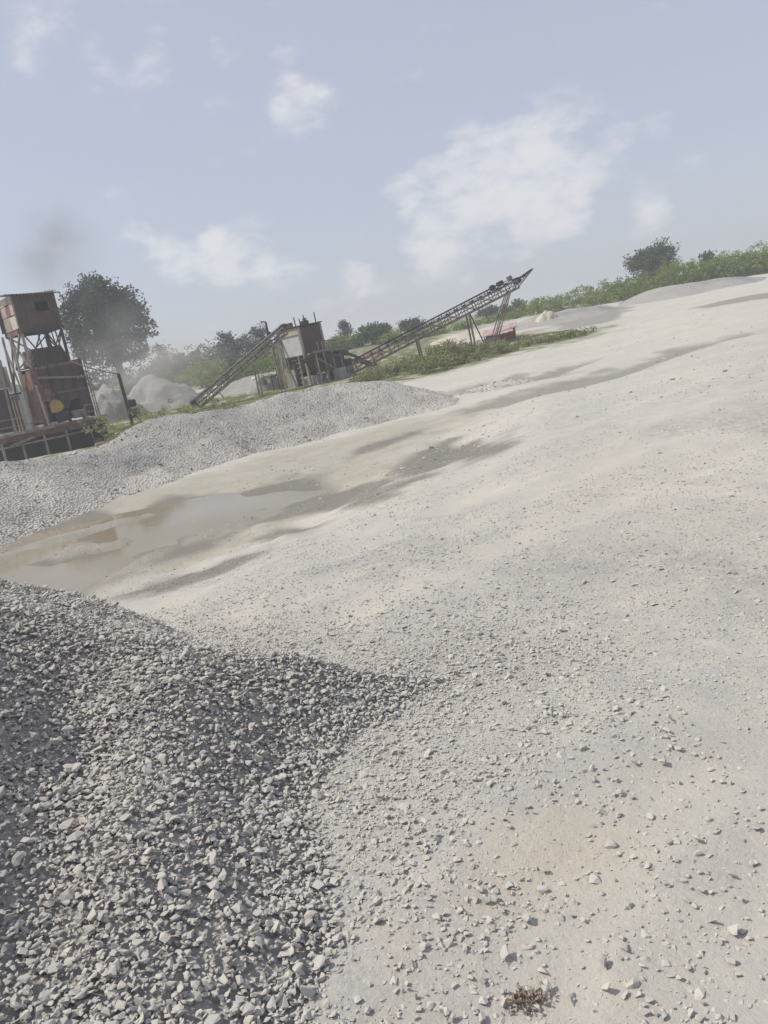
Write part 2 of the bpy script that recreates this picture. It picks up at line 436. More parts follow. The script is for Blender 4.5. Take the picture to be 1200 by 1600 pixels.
def ground_mat():
    m = Mat('rock_dust_ground')
    wet, grav, grass, far = m.attr('wet'), m.attr('gravel'), m.attr('grass'), m.attr('far')
    big = m.noise(.35, 6, .6); mid = m.noise(2.2, 7, .62); fine = m.noise(38, 5, .6)
    dry = m.mix(m.rng(big, .38, .62), (.515, .485, .43), (.56, .53, .462))
    dry = m.mix(m.rng(mid, .45, .75), dry, (.455, .44, .41))
    gcol = m.mix(m.rng(m.noise(55, 4, .7), .35, .65), (.39, .38, .36), (.51, .495, .46))
    f = m.mth('MULTIPLY', grav, m.rng(m.noise(5, 5), .35, .6))
    mp = m.n('ShaderNodeMapping'); mp.inputs['Rotation'].default_value = (0, 0, math.radians(-55)); mp.inputs['Scale'].default_value = (.10, 1.0, 1.0); m.l(m.c, mp.inputs['Vector'])
    dry = m.mix(m.rng(m.noise(1.1, 6, .6, mp.outputs[0]), .46, .68, 0, .35), dry, (.42, .40, .365))
    col = m.mix(f, dry, gcol)
    col = m.mix(m.mth('MULTIPLY', m.attr('grey'), m.rng(m.noise(9, 6, .7), .34, .62, .05, .75)), col, m.mix(m.noise(60, 4, .7), (.24, .24, .235), (.42, .41, .39)))
    col = m.mix(m.mth('MULTIPLY', m.attr('tan'), .85), col, m.mix(mid, (.50, .45, .365), (.55, .505, .425)))
    col = m.mix(m.mth('MULTIPLY', grass, m.rng(m.noise(.8, 6), .28, .5)), col, m.mix(m.noise(1.1, 5), (.10, .125, .035), (.17, .17, .07)))
    col = m.mix(m.mth('MULTIPLY', m.attr('mud'), m.rng(mid, .3, .6, .55, 1)), col, m.mix(m.noise(1.3, 5), (.34, .315, .255), (.43, .405, .345)))
    wcol = m.mix(mid, (.17, .158, .13), (.24, .225, .19))
    col = m.mix(m.mth('MULTIPLY', wet, m.rng(mid, .25, .55, .75, 1)), col, wcol)
    col = m.mix(.30, col, m.mix(fine, (.62, .62, .62), (1, 1, 1)), 'MULTIPLY')
    h = m.mth('ADD', m.mth('MULTIPLY', m.noise(14, 9, .72), .9), m.mth('MULTIPLY', m.noise(70, 5, .7), .35))
    h = m.mth('ADD', h, m.mth('MULTIPLY', m.noise(1.6, 7, .6), 1.0))
    m.bump(h, .55, .035)
    rough = m.rng(wet, 0, 1, .95, .55)
    return m.done(col, rough, .2)
MT['ground'] = ground_mat()

def bank_mat():
    m = Mat('gravel_bank_stone')
    c = m.vor(17, out='Color')
    col = m.mix(m.rng(c, 0, 1), (.27, .262, .248), (.45, .43, .395))
    col = m.mix(m.rng(m.noise(.7, 6, .6), .4, .62, 0, .7), col, (.41, .395, .36))
    col = m.mix(m.rng(m.noise(.33, 3), .52, .68, 0, .8), col, (.25, .25, .25))
    h = m.mth('ADD', m.mth('MULTIPLY', m.vor(17), 1.0), m.mth('MULTIPLY', m.noise(5, 7, .7), .8))
    col = m.mix(m.attr('dust'), col, (.50, .475, .43))
    m.bump(h, .8, .06)
    return m.done(col, .95, .2)
MT['bank'] = bank_mat()

def heapbase_mat():
    m = Mat('heap_fines'); col = m.mix(m.vor(60, out='Color'), (.30, .29, .27), (.45, .43, .40))
    m.bump(m.vor(60), .8, .02); return m.done(col, .95, .2)
MT['heapbase'] = heapbase_mat()

def water_mat():
    m = Mat('muddy_water')
    col = m.mix(m.rng(m.noise(.35, 4), .4, .62), (.245, .212, .145), (.28, .255, .20))
    m.bump(m.noise(2.5, 3), .05, .02)
    m.done(col, .06, .22); m.b.inputs['IOR'].default_value = 1.33
    return m.m
MT['water'] = water_mat()

def leaf_mat(name, a, b, c):
    m = Mat(name); t = m.attr('tint')
    col = m.mix(t, a, b); col = m.mix(m.rng(m.noise(.35, 4), .45, .65), col, c)
    m.done(col, .65, .25)
    tr = m.n('ShaderNodeBsdfTranslucent'); m.l(col, tr.inputs[0])
    mx = m.n('ShaderNodeMixShader'); mx.inputs[0].default_value = .3
    m.l(m.b.outputs[0], mx.inputs[1]); m.l(tr.outputs[0], mx.inputs[2]); m.l(mx.outputs[0], m.o.inputs[0])
    return m.m
MT['leaf'] = leaf_mat('broadleaf', (.045, .075, .022), (.11, .16, .045), (.08, .115, .035))
MT['leaf_dark'] = leaf_mat('dusty_dark_leaf', (.03, .046, .026), (.085, .11, .06), (.055, .075, .042))
MT['shrub'] = leaf_mat('shrub_leaf', (.10, .15, .025), (.25, .34, .06), (.22, .26, .055))
MT['weed'] = leaf_mat('dusty_weed', (.16, .18, .07), (.30, .32, .14), (.30, .27, .15))
MT['bark'] = worn('bark', (.10, .08, .06), (.15, .12, .09), scale=4)
MT['dry'] = worn('dry_brown_leaf', (.24, .18, .14), (.33, .27, .21), (.17, .14, .10), scale=30)

# ------------------------------------------------------------------ ground sheet
def polar_ground():
    th = np.concatenate([np.radians(np.linspace(-180, -48, 28, endpoint=False)), np.radians(np.linspace(-48, 48, 360, endpoint=False)), np.radians(np.linspace(48, 180, 28, endpoint=False))])
    rr = np.exp(np.arange(math.log(.25), math.log(3000), .0175))
    T, Rr = np.meshgrid(th, rr)
    x, y = (Rr * np.sin(T)).ravel(), (Rr * np.cos(T)).ravel()
    z = height(x, y)
    n, k = len(th), len(rr)
    i, j = np.meshgrid(np.arange(k - 1), np.arange(n), indexing='ij')
    a = i * n + j; b = i * n + (j + 1) % n
    F = np.stack([a, b, b + n, a + n], -1).reshape(-1, 4)[:, ::-1]
    V = np.stack([x, y, z], -1)
    V = np.vstack([V, [[0, 0, float(height(np.array([0.]), np.array([0.]))[0])]]])
    x, y = V[:, 0], V[:, 1]
    r = np.hypot(x, y)
    wet = np.zeros(len(x))
    nn = fbm(x / .9, y / .9, 71, 4)
    for q in WET: wet = np.maximum(wet, sstep(.25, -.35, sdist(q, x, y) + nn * .9))
    for q in TRACKS: wet = np.maximum(wet, .75 * sstep(.6, -.5, sdist(q, x, y) + nn * 1.4))
    wet = np.maximum(wet, sstep(.9, .1, sdist(PUD, x, y) + nn * 1.2))
    mud = sstep(1.3, -.9, sdist(MUD, x, y) + nn * 1.8)
    for S in SPITS: wet = wet * (1 - .5 * sstep(.25, -.05, sdist(S, x, y) + nn * .3))
    gm = sstep(-.15, .35, fbm(x / 2.2, y / 2.2, 81, 4) + .15)
    gm = np.maximum(gm, sstep(.5, -.2, sdist(HEAP, x, y)))
    gm = gm * sstep(40, 12, r) * (.25 + .75 * sstep(.1, .4, rut_d(x, y))) + 0.12
    grey = np.zeros(len(x)); tan = np.zeros(len(x))
    for q in TAN: tan = np.maximum(tan, sstep(.12, -.15, sdist(q, x, y) + nn * .3))
    for q in GREY: grey = np.maximum(grey, sstep(.5, -.4, sdist(q, x, y) + nn * 1.3))
    gr = np.zeros(len(x))
    for q in GRASSY: gr = np.maximum(gr, sstep(2.0, -1.5, sdist(q, x, y) + nn * 3))
    gr = np.maximum(gr, sstep(78, 95, r - np.clip(x, 0, 40) * .4 + nn * 8))
    me = np_mesh('ground', V, F, MT['ground'], smooth=True, attrs=dict(wet=wet, mud=mud, tan=tan, grey=grey, gravel=gm, grass=gr, far=sstep(10, 40, r)))
    # cap the hole underfoot
    import bmesh
    bm = bmesh.new(); bm.from_mesh(me); bm.verts.ensure_lookup_table()
    c = bm.verts[len(V) - 1]
    for j in range(n): bm.faces.new((c, bm.verts[(j + 1) % n], bm.verts[j]))
    bm.to_mesh(me); bm.free()
    return link(bpy.data.objects.new('ground', me))
ground = tag(polar_ground(), 'pale dusty quarry floor of rock dust and chips', 'ground', kind='structure')

# puddle water: a level sheet a little wider than the pool, the bed rises through it at the shore
def water_sheet():
    lo, hi = PUD.min(0) - 2, PUD.max(0) + 2
    s = .25
    X, Y = np.meshgrid(np.arange(lo[0], hi[0], s), np.arange(lo[1], hi[1], s)); n = X.shape[1]
    keep = sdist(PUD, X.ravel(), Y.ravel()).reshape(X.shape) < .8
    V = np.stack([X, Y, np.full(X.shape, WATER)], -1).reshape(-1, 3)
    i, j = np.nonzero(keep[:-1, :-1])
    a = i * n + j
    F = np.stack([a, a + 1, a + n + 1, a + n], -1)
    u, inv = np.unique(F.ravel(), return_inverse=True)
    me = np_mesh('puddle_water', V[u], inv.reshape(-1, 4), MT['water'])
    return link(bpy.data.objects.new('puddle_water', me))
tag(water_sheet(), 'long muddy brown puddle between the gravel bank and the pale track', 'puddle', kind='structure')

# ------------------------------------------------------------------ gravel bank behind the water
SP = []
for px, py, Yv, hw in ((-420, 830, 12.5, 2.4), (-280, 790, 14.5, 2.5), (-160, 760, 16.5, 2.6), (-60, 735, 18.0, 2.8), (0, 722, 19.3, 2.9), (80, 706, 20.6, 3.0), (150, 692, 22.0, 3.1), (210, 664, 23.4, 3.2), (260, 643, 24.5, 3.3),
                       (330, 636, 25.4, 3.4), (400, 628, 26.0, 3.5), (470, 613, 26.6, 3.5), (540, 597, 27.2, 3.5), (600, 596, 27.8, 3.5), (650, 604, 28.2, 3.3), (700, 622, 28.6, 3.0), (760, 640, 28.8, 2.6), (820, 645, 29, 2.2)):
    p = P(px, py, Yv); SP.append((p[0], p[1], p[2], hw))
SP = np.array(SP)
def bank():
    n, k = 420, 90
    s = np.linspace(0, len(SP) - 1, n)
    q = np.stack([np.interp(s, np.arange(len(SP)), SP[:, c]) for c in range(4)], -1)
    ker = np.hanning(41); ker /= ker.sum()
    for c in range(4):
        q[:, c] = np.convolve(np.pad(q[:, c], 20, 'edge'), ker, 'valid')
    tg = np.gradient(q[:, :2], axis=0); tg /= np.linalg.norm(tg, axis=1)[:, None]
    nr = np.stack([tg[:, 1], -tg[:, 0]], -1)            # towards the water
    t = np.linspace(-1.1, 1.15, k)
    X = q[:, None, 0] + nr[:, None, 0] * t[None] * q[:, None, 3] * np.where(t < 0, .75, 1.25)[None]
    Y = q[:, None, 1] + nr[:, None, 1] * t[None] * q[:, None, 3] * np.where(t < 0, .75, 1.25)[None]
    g = height(X.ravel(), Y.ravel()).reshape(X.shape)
    prof = np.where(t < 0, np.clip(1 - np.abs(t) ** 1.5, -.2, 1), np.clip(1 - np.abs(t) ** 1.25, -.2, 1))[None]
    fade = sstep(1.0, .86, np.linspace(0, 1, n))[:, None]
    Z = g + np.maximum(q[:, None, 2] - g + .05, .05) * prof * fade - .05
    am = np.clip(prof * 2.2, 0, 1)
    Z = Z + am * (.34 * fbm(X / 2.6, Y / 2.6, 91, 4) + .05 * fbm(X / .35, Y / .35, 93, 3))
    Z = Z + .16 * fbm(X / .9, Y / .9, 95, 4) * sstep(.45, .8, np.abs(t))[None]
    nd = fbm(X / 1.6, Y / 1.6, 97, 4)
    dust = np.clip(np.maximum(sstep(.62, .92, np.linspace(0, 1, n)[:, None] + nd * .25), sstep(.4, 1.0, t[None] + nd * .9) * .85) + .12 * sstep(.0, .5, nd), 0, .9)
    V = np.stack([X, Y, Z], -1).reshape(-1, 3)
    i, j = np.meshgrid(np.arange(n - 1), np.arange(k - 1), indexing='ij'); a = (i * k + j).ravel()
    F = np.stack([a, a + k, a + k + 1, a + 1], -1)[:, ::-1]
    o = link(bpy.data.objects.new('gravel_bank', np_mesh('gravel_bank', V, F, MT['bank'], smooth=True, attrs=dict(dust=dust.ravel()))))
    return o, X, Y, Z
bank_o, BX, BY, BZ = bank()
tag(bank_o, 'long low bank of grey crushed stone behind the muddy puddle', 'gravel bank', kind='structure')

# ------------------------------------------------------------------ crushed stones
import bmesh
def hull_stone(seed, flat, npt=13):
    r = np.random.default_rng(seed)
    p = r.normal(size=(npt, 3)); p /= np.linalg.norm(p, axis=1)[:, None]; p *= r.uniform(.78, 1.0, (npt, 1))
    p *= np.array([1.0, r.uniform(.62, .9), r.uniform(*flat)])
    bm = bmesh.new()
    for q in p: bm.verts.new(q)
    res = bmesh.ops.convex_hull(bm, input=bm.verts)
    bmesh.ops.delete(bm, geom=[e for e in set(res['geom_interior'] + res['geom_unused']) if isinstance(e, bmesh.types.BMVert)], context='VERTS')
    bmesh.ops.triangulate(bm, faces=bm.faces[:]); bmesh.ops.recalc_face_normals(bm, faces=bm.faces[:])
    bm.verts.index_update()
    V = np.array([v.co[:] for v in bm.verts]); F = np.array([[v.index for v in f.verts] for f in bm.faces]); bm.free()
    return V, F
SHAPES = [hull_stone(100 + i, (.28, .6), 11) for i in range(28)]
CHIPS = [hull_stone(300 + i, (.4, .7), 6) for i in range(28)]

def rotmats(n, tilt):
    ax = rng.uniform(0, 2 * np.pi, n); sp = rng.uniform(0, 2 * np.pi, n); tl = rng.normal(0, tilt, n)
    cz, sz = np.cos(sp), np.sin(sp); ct, st = np.cos(tl), np.sin(tl); ca, sa = np.cos(ax), np.sin(ax)
    Rz = np.zeros((n, 3, 3)); Rz[:, 0, 0] = cz; Rz[:, 0, 1] = -sz; Rz[:, 1, 0] = sz; Rz[:, 1, 1] = cz; Rz[:, 2, 2] = 1
    Rx = np.zeros((n, 3, 3)); u = np.stack([ca, sa, np.zeros(n)], -1)
    K = np.zeros((n, 3, 3)); K[:, 0, 2] = u[:, 1]; K[:, 1, 2] = -u[:, 0]; K[:, 2, 0] = -u[:, 1]; K[:, 2, 1] = u[:, 0]
    Rx = np.eye(3)[None] + st[:, None, None] * K + (1 - ct)[:, None, None] * (K @ K)
    return Rx @ Rz

def in_frame(x, y, z, pad=70):
    d = np.stack([x, y, z], -1) - _C
    dep = d @ _F
    px = 600 + FPX * (d @ _R) / np.maximum(dep, .01); py = 800 - FPX * (d @ _U) / np.maximum(dep, .01)
    return (dep > .1) & (px > -pad) & (px < 1200 + pad) & (py < 1600 + pad) & (py > -pad), px, py, dep

def stones(name, pos, size, tint, mat, parent, tilt, keep=300, low=None):
    """the largest-looking stones as objects of their own, the rest joined into one part"""
    n = len(pos)
    R = rotmats(n, tilt); sh = rng.integers(0, len(SHAPES), n)
    ok, px, py, dep = in_frame(pos[:, 0], pos[:, 1], pos[:, 2], -12)
    score = np.where(ok, size / dep, 0)
    top = set(np.argsort(-score)[:keep].tolist()) if keep else set()
    if keep:
        protos = []
        for k in range(len(SHAPES)):
            for tv in (.12, .38, .62, .88):
                V, F = SHAPES[k]
                protos.append(np_mesh('stone', V, F, mat, tint=np.full(len(V), tv + .003 * k)))
        for i in top:
            o = bpy.data.objects.new('stone', protos[sh[i] * 4 + min(3, int(tint[i] * 4))])
            link(o, parent)
            m4 = Matrix([list(R[i][r] * size[i]) + [pos[i][r]] for r in range(3)] + [[0, 0, 0, 1]])
            o.matrix_local = m4
    rest = np.array([i for i in range(n) if i not in top])
    Vs, Fs, Ts = [], [], []; b = 0
    for k in range(len(SHAPES)):
        
        idx = rest[sh[rest] == k]
        if not len(idx): continue
        V, F = (low or SHAPES)[k]
        W = np.einsum('nij,vj->nvi', R[idx], V) * size[idx][:, None, None] + pos[idx][:, None]
        Vs.append(W.reshape(-1, 3)); m = len(V)
        Fs.append((F[None] + (np.arange(len(idx)) * m)[:, None, None] + b).reshape(-1, 3)); b += m * len(idx)
        Ts.append(np.repeat(tint[idx], m))
    o = bpy.data.objects.new(name, np_mesh(name, np.vstack(Vs), np.vstack(Fs), mat, tint=np.concatenate(Ts)))
    link(o, parent); o['kind'] = 'stuff'
    return o

# near heap base
def heap_base():
    x = np.arange(-8.5, 1.2, .045); y = np.arange(-1.8, 6.6, .045)
    X, Y = np.meshgrid(x, y)
    h = heap_h(X, Y); Z = height(X, Y) + h - .012
    V = np.stack([X, Y, Z], -1).reshape(-1, 3); n = X.shape[1]
    i, j = np.nonzero((h[:-1, :-1] > -.12))
    a = i * n + j
    F = np.stack([a, a + 1, a + n + 1, a + n], -1)
    u, inv = np.unique(F.ravel(), return_inverse=True)
    return link(bpy.data.objects.new('gravel_heap', np_mesh('gravel_heap', V[u], inv.reshape(-1, 4), MT['heapbase'], smooth=True)))
heap = tag(heap_base(), 'near heap of loose grey crushed stone filling the lower left', 'gravel heap', kind='structure')

def scatter_heap():
    n = 258000
    x = rng.uniform(-5.5, 1.0, n); y = rng.uniform(.7, 6.6, n)
    h = heap_h(x, y); z = height(x, y) + np.maximum(h, -.001)
    ok, px, py, dep = in_frame(x, y, z)
    d = -sdist(HEAP, x, y)
    edge = np.where(d > .12, 1.0, .8 * np.exp(-np.maximum(.12 - d, 0) / .6) * sstep(-.4, .25, fbm(x / .3, y / .3, 101, 3) + .25))
    dens = np.clip(3.2 / np.maximum(dep, 1.5), .3, 1.0)
    ok &= (rng.uniform(0, 1, n) < edge * dens)
    x, y, z, d = x[ok], y[ok], z[ok], d[ok]
    n = len(x)
    size = np.clip(rng.lognormal(math.log(.0098), .42, n), .004, .028)
    z = z + rng.uniform(-.2, .75, n) * size
    dust = sstep(1.1, -.1, d) * .5
    size = size * np.where(d < .1, .85, 1)
    return np.stack([x, y, z], -1), size, np.clip(rng.beta(2, 2, n) * (1 - dust) + dust, 0, .999)
p_, s_, t_ = scatter_heap()
print('heap stones', len(p_))
stones('gravel', p_, s_, t_, MT['gravel'], heap, .5)

def scatter_ground():
    n = 530000
    r = np.exp(rng.uniform(math.log(1.2), math.log(17), n)); th = np.radians(rng.uniform(-36, 36, n))
    x, y = r * np.sin(th), r * np.cos(th)
    z = height(x, y)
    ok, px, py, dep = in_frame(x, y, z)
    d = sdist(HEAP, x, y)
    ok &= (heap_h(x, y) < .0) & (z > WATER + .01)
    m = sstep(-.16, .36, fbm(x / 1.1, y / 1.1, 111, 4) + .12 + .34 * sstep(1.3, 0, d) + .16 * sstep(1.7, 2.8, r) - .28 * np.exp(-(rut_d(x, y) / .28) ** 2))
    for S in SPITS: m = np.maximum(m, sstep(.3, -.1, sdist(S, x, y)) * 2.5)
    for q in GREY: m = np.maximum(m, 1.6 * sstep(.4, -.3, sdist(q, x, y)))
    for q in TAN: m = m * (1 - .9 * sstep(.15, -.12, sdist(q, x, y) + .2 * fbm(x / .3, y / .3, 151, 3)))
    pr = np.clip((.07 + .95 * m), 0, 1) * np.clip(r / 3, .6, 1) * np.clip(5 / r, .2, 1)
    ok &= rng.uniform(0, 1, n) < pr * .9
    x, y, z, r, m = x[ok], y[ok], z[ok], r[ok], m[ok]
    n = len(x)
    size = rng.lognormal(math.log(.0042), .5, n) * (1 + .085 * r)
    big = rng.uniform(0, 1, n) < .006
    size = np.where(big, size * 2.4, size); size = np.clip(size, .0026, .032)
    return np.stack([x, y, z + size * rng.uniform(-.32, .2, n)], -1), size, np.clip(rng.beta(2, 1.6, n), 0, .999)
p_, s_, t_ = scatter_ground()
print('ground chips', len(p_))
stones('chippings', p_, s_, t_, MT['chip'], ground, .35, low=CHIPS)

def scatter_far():
    n = 9000
    r = np.exp(rng.uniform(math.log(13), math.log(48), n)); th = np.radians(rng.uniform(-12, 34, n))
    x, y = r * np.sin(th), r * np.cos(th); z = height(x, y)
    m = sstep(-.1, .4, fbm(x / 4, y / 4, 141, 4) + .05)
    for q in GREY: m = np.maximum(m, 1.5 * sstep(.6, -.3, sdist(q, x, y)))
    ok = (z > WATER + .02) & (rng.uniform(0, 1, n) < .12 + .7 * m)
    x, y, z = x[ok], y[ok], z[ok]; n = len(x)
    size = np.clip(rng.lognormal(math.log(.028), .5, n), .012, .10)
    return np.stack([x, y, z - size * .1], -1), size, np.clip(rng.beta(2, 2, n), 0, .999)
p_, s_, t_ = scatter_far()
stones('loose_stones', p_, s_, t_, MT['chip'], ground, .4, keep=0, low=CHIPS)

def scatter_bank():
    n = 17000
    i = rng.integers(0, BX.shape[0], n); j = rng.integers(20, BX.shape[1] - 4, n)
    x = BX[i, j] + rng.uniform(-.06, .06, n); y = BY[i, j] + rng.uniform(-.06, .06, n); z = BZ[i, j]
    ok = z > WATER + .02
    x, y, z = x[ok], y[ok], z[ok]; n = len(x)
    size = np.clip(rng.lognormal(math.log(.022), .45, n), .012, .09)
    return np.stack([x, y, z + size * .2], -1), size, np.clip(rng.beta(2, 2, n), 0, .999)
p_, s_, t_ = scatter_bank()
stones('bank_gravel', p_, s_, np.clip(t_ * .6 + .15, 0, .999), MT['gravel'], bank_o, .6, keep=60, low=CHIPS)

# ------------------------------------------------------------------ foliage
def leaves(blobs, n, size, shell=.55, up=.3):
    """blobs: (x, y, z, rx, ry, rz). leaf-sized quads through the volume of the blobs, in clumps"""
    b = np.array(blobs, float); vol = (b[:, 3] * b[:, 4] * b[:, 5]) ** .7
    nc = max(12, n // 26)
    k = rng.choice(len(b), nc, p=vol / vol.sum())
    u = rng.normal(size=(nc, 3)); u /= np.linalg.norm(u, axis=1)[:, None]
    rad = shell + (1 - shell) * rng.uniform(0, 1, nc) ** .5
    rad *= 1 + .16 * rng.normal(size=nc)
    cc = b[k, :3] + u * rad[:, None] * b[k, 3:]
    cr = size * rng.uniform(1.4, 2.8, nc)
    ct = np.clip(rng.normal(.45, .27, nc), 0, 1)
    q = rng.integers(0, nc, n)
    c = cc[q] + np.clip(rng.normal(size=(n, 3)), -1.5, 1.5) * cr[q][:, None] * np.array([1, 1, .7])
    nr = rng.normal(size=(n, 3)) + u[q] * .7 + np.array([0, 0, up]); nr /= np.linalg.norm(nr, axis=1)[:, None]
    a = np.cross(nr, rng.normal(size=(n, 3))); a /= np.linalg.norm(a, axis=1)[:, None]; bb = np.cross(nr, a)
    s = size * rng.uniform(.6, 1.3, n)[:, None]
    V = np.stack([c - a * s, c + bb * s * .55, c + a * s, c - bb * s * .55], 1).reshape(-1, 3)
    F = np.arange(4 * n).reshape(n, 4)
    t = np.repeat(np.clip(ct[q] + rng.normal(0, .12, n), 0, 1), 4)
    return V, F, t

def leaf_obj(name, blobs, n, size, mat, parent=None, **k):
    V, F, t = leaves(blobs, n, size, **k)
    return link(bpy.data.objects.new(name, np_mesh(name, V, F, mat, tint=t)), parent)

def tree(label, base, H, W, n, leaf, mat, blobs=None, lean=0, trunk_r=None, group=None, seed=0, clear=.22, flat=1.0):
    r = np.random.default_rng(seed)
    root = empty('tree', base)
    tag(root, label, 'tree', group)
    tr = trunk_r or H * .035
    mb = MB(); top = Vector((lean * H * .5, 0, H * .55))
    mb.tube((0, 0, -.4), (lean * H * .12, 0, H * clear), tr * 1.25, tr * .9, 9)
    mb.tube((lean * H * .12, 0, H * clear), top, tr * .9, tr * .4, 9)
    if blobs is None:
        blobs = [(lean * H * .5, 0, H * (clear + .45) , W * .36, W * .34, H * .3)]
        for _ in range(9):
            a = r.uniform(0, 6.28); e = r.uniform(-.5, 1); rr = W * .30 * math.sqrt(max(.1, 1 - e * e * .7))
            s = r.uniform(.14, .22)
            blobs.append((lean * H * .5 + math.cos(a) * rr, math.sin(a) * rr, H * (clear + .42) + e * H * .27 * flat, W * s, W * s, W * s * .85))
    for bl in blobs[:8]:
        mb.tube((lean * H * .2, 0, H * clear * r.uniform(.9, 1.6)), (bl[0] * .8, bl[1] * .8, bl[2]), tr * .45, tr * .12, 6)
    mb.build('trunk', MT['bark'], root)
    leaf_obj('crown', blobs, n, leaf, mat, root)
    return root

def gz(x, y):
    return float(height(np.array([x]), np.array([y]))[0])

def tree_at(label, px, py_top, Y, width_px, **k):
    p = P(px, py_top, Y); z = gz(p[0], p[1]); W = width_px * Y / FPX
    top = p[2]
    return tree(label, (p[0], p[1], z), max(top - z, 1.0), W, **k)

# the big dusty tree behind the tower
Yb = 74
cx = P(167, 495, Yb)
zb = gz(cx[0], Yb)
sc_ = Yb / FPX
def bb(px, py, r_, rz=None, dy=0):
    q = P(px, py, Yb); return (q[0] - cx[0], dy, q[2] - zb, r_ * sc_, r_ * sc_, (rz or r_) * sc_)
tree('large rounded dark tree hazy with dust behind the leaning crusher tower', (cx[0], Yb, zb), P(150, 430, Yb)[2] - zb, 8.5, 20000, .16, MT['leaf_dark'],
     blobs=[bb(145, 452, 20), bb(168, 458, 22, dy=-1), bb(118, 470, 17), bb(128, 492, 21, dy=-1.2), bb(190, 470, 21), bb(207, 492, 19), bb(222, 515, 15), bb(160, 482, 22, dy=-2),
            bb(185, 500, 22, dy=-1.8), bb(150, 512, 24, dy=-1.5), bb(118, 520, 16), bb(205, 528, 19, dy=-1), bb(175, 530, 23, dy=-1.6), bb(135, 540, 20), bb(218, 545, 13), bb(160, 552, 20),
            bb(190, 552, 18), bb(160, 500, 28, dy=1.5), bb(185, 480, 24, dy=1.6), bb(130, 470, 20, dy=1.5), bb(106, 500, 11)], trunk_r=.42, clear=.25, seed=1)

TREES = [('small dark tree at the dusty end of the treeline, right of the big tree', 245, 528, 95, 26, MT['leaf_dark'], 900),
         ('round dusty tree on the skyline above the left conveyor', 348, 508, 110, 34, MT['leaf_dark'], 1600),
         ('wide low-crowned tree on the skyline behind the thin mast', 393, 508, 112, 50, MT['leaf_dark'], 2200),
         ('small lone tree on the skyline right of the crusher box', 536, 499, 120, 22, MT['leaf_dark'], 900),
         ('broad dark bushy tree behind the foot of the long conveyor', 580, 507, 100, 62, MT['leaf'], 2600),
         ('rounded tree behind the middle of the long conveyor', 640, 501, 105, 40, MT['leaf'], 1800),
         ('hazy tree seen under the raised end of the long conveyor', 760, 478, 115, 36, MT['leaf_dark'], 1400),
         ('dark round tree right of the conveyor legs', 800, 472, 112, 40, MT['leaf'], 1600),
         ('largest tree on the right ridge, standing above the hedge', 1012, 380, 96, 84, MT['leaf'], 6500),
         ('small tree poking up beyond the hedge at far right', 1108, 389, 92, 28, MT['leaf'], 900)]
for k, (lab, px, py, Yv, wp, mt, n) in enumerate(TREES):
    big = n > 5000
    tree_at(lab, px, py, Yv, wp, n=n, leaf=.17 if not big else .16, mat=mt, seed=10 + k, clear=.12, flat=1.15 if big else 1.0)

def thicket(name, label, line, n, leaf, mat, hj=.35, depth=6, nb=60, cat='thicket'):
    """line: (px, top py, Y) points along which bushes grow from the ground to the given top"""
    L = np.array(line, float); bl = []
    for _ in range(nb):
        s = rng.uniform(0, len(L) - 1); q = [np.interp(s, np.arange(len(L)), L[:, c]) for c in range(3)]
        p = P(q[0], q[1], q[2]); dy = rng.uniform(0, depth); x, y = p[0] * (1 + dy / q[2]), q[2] + dy
        z0 = gz(x, y); h = max(.4, (p[2] - z0) * rng.uniform(1 - hj, 1.04))
        bl.append((x, y, z0 + h * .45, h * rng.uniform(.45, .8), h * .5, h * .55))
    o = leaf_obj(name, bl, n, leaf, mat, shell=.35)
    tag(o, label, cat, kind='stuff'); return o

thicket('thicket', 'green hedge of shrubs along the right ridge above the pale heaps',
        [(790, 488, 92), (830, 464, 90), (880, 452, 88), (930, 443, 86), (970, 432, 84), (1010, 422, 83), (1050, 402, 82), (1100, 400, 82), (1150, 390, 81), (1200, 378, 80), (1280, 362, 80)],
        62000, .095, MT['shrub'], nb=300)
thicket('thicket', 'dark bushes filling the background between tower and crusher',
        [(235, 555, 98), (270, 548, 100), (310, 536, 102), (350, 530, 104), (400, 528, 104), (430, 528, 104)], 15000, .16, MT['leaf_dark'], nb=60, depth=10)
thicket('thicket', 'lighter green bushes low behind the left conveyor',
        [(230, 572, 82), (280, 566, 82), (330, 562, 82), (400, 550, 82), (440, 545, 82)], 10000, .15, MT['shrub'], nb=40, depth=8, hj=.5)
thicket('thicket', 'green scrub behind the crusher and below the long conveyor',
        [(490, 528, 95), (540, 520, 96), (600, 522, 95), (660, 520, 94), (720, 505, 94), (770, 495, 93), (810, 488, 92)], 16000, .15, MT['shrub'], nb=70, depth=8, hj=.45)
thicket('thicket', 'dusty bushes round the foot of the large rounded tree',
        [(120, 565, 78), (160, 562, 78), (200, 558, 78), (235, 558, 80)], 7000, .14, MT['leaf_dark'], nb=30, depth=4, hj=.35)
thicket('weeds', 'dusty olive weeds on the low ground in front of the long conveyor',
        [(575, 576, 50), (610, 566, 48), (650, 552, 47), (690, 540, 46), (730, 537, 46), (770, 537, 47), (800, 535, 48), (830, 533, 49)], 24000, .07, MT['weed'], nb=130, depth=10, hj=.6, cat='weeds')
thicket('weeds', 'low strip of weeds on the hump right of the red shed',
        [(820, 538, 49), (860, 532, 49), (900, 526, 49), (925, 526, 49)], 3500, .06, MT['weed'], nb=36, depth=3, hj=.5, cat='weeds')
thicket('weeds', 'thin green weeds growing along the back of the gravel bank',
        [(150, 650, 34), (200, 634, 33), (250, 627, 33), (300, 622, 34), (360, 618, 34), (430, 612, 36)], 9000, .045, MT['weed'], nb=90, depth=5, hj=.6, cat='weeds')
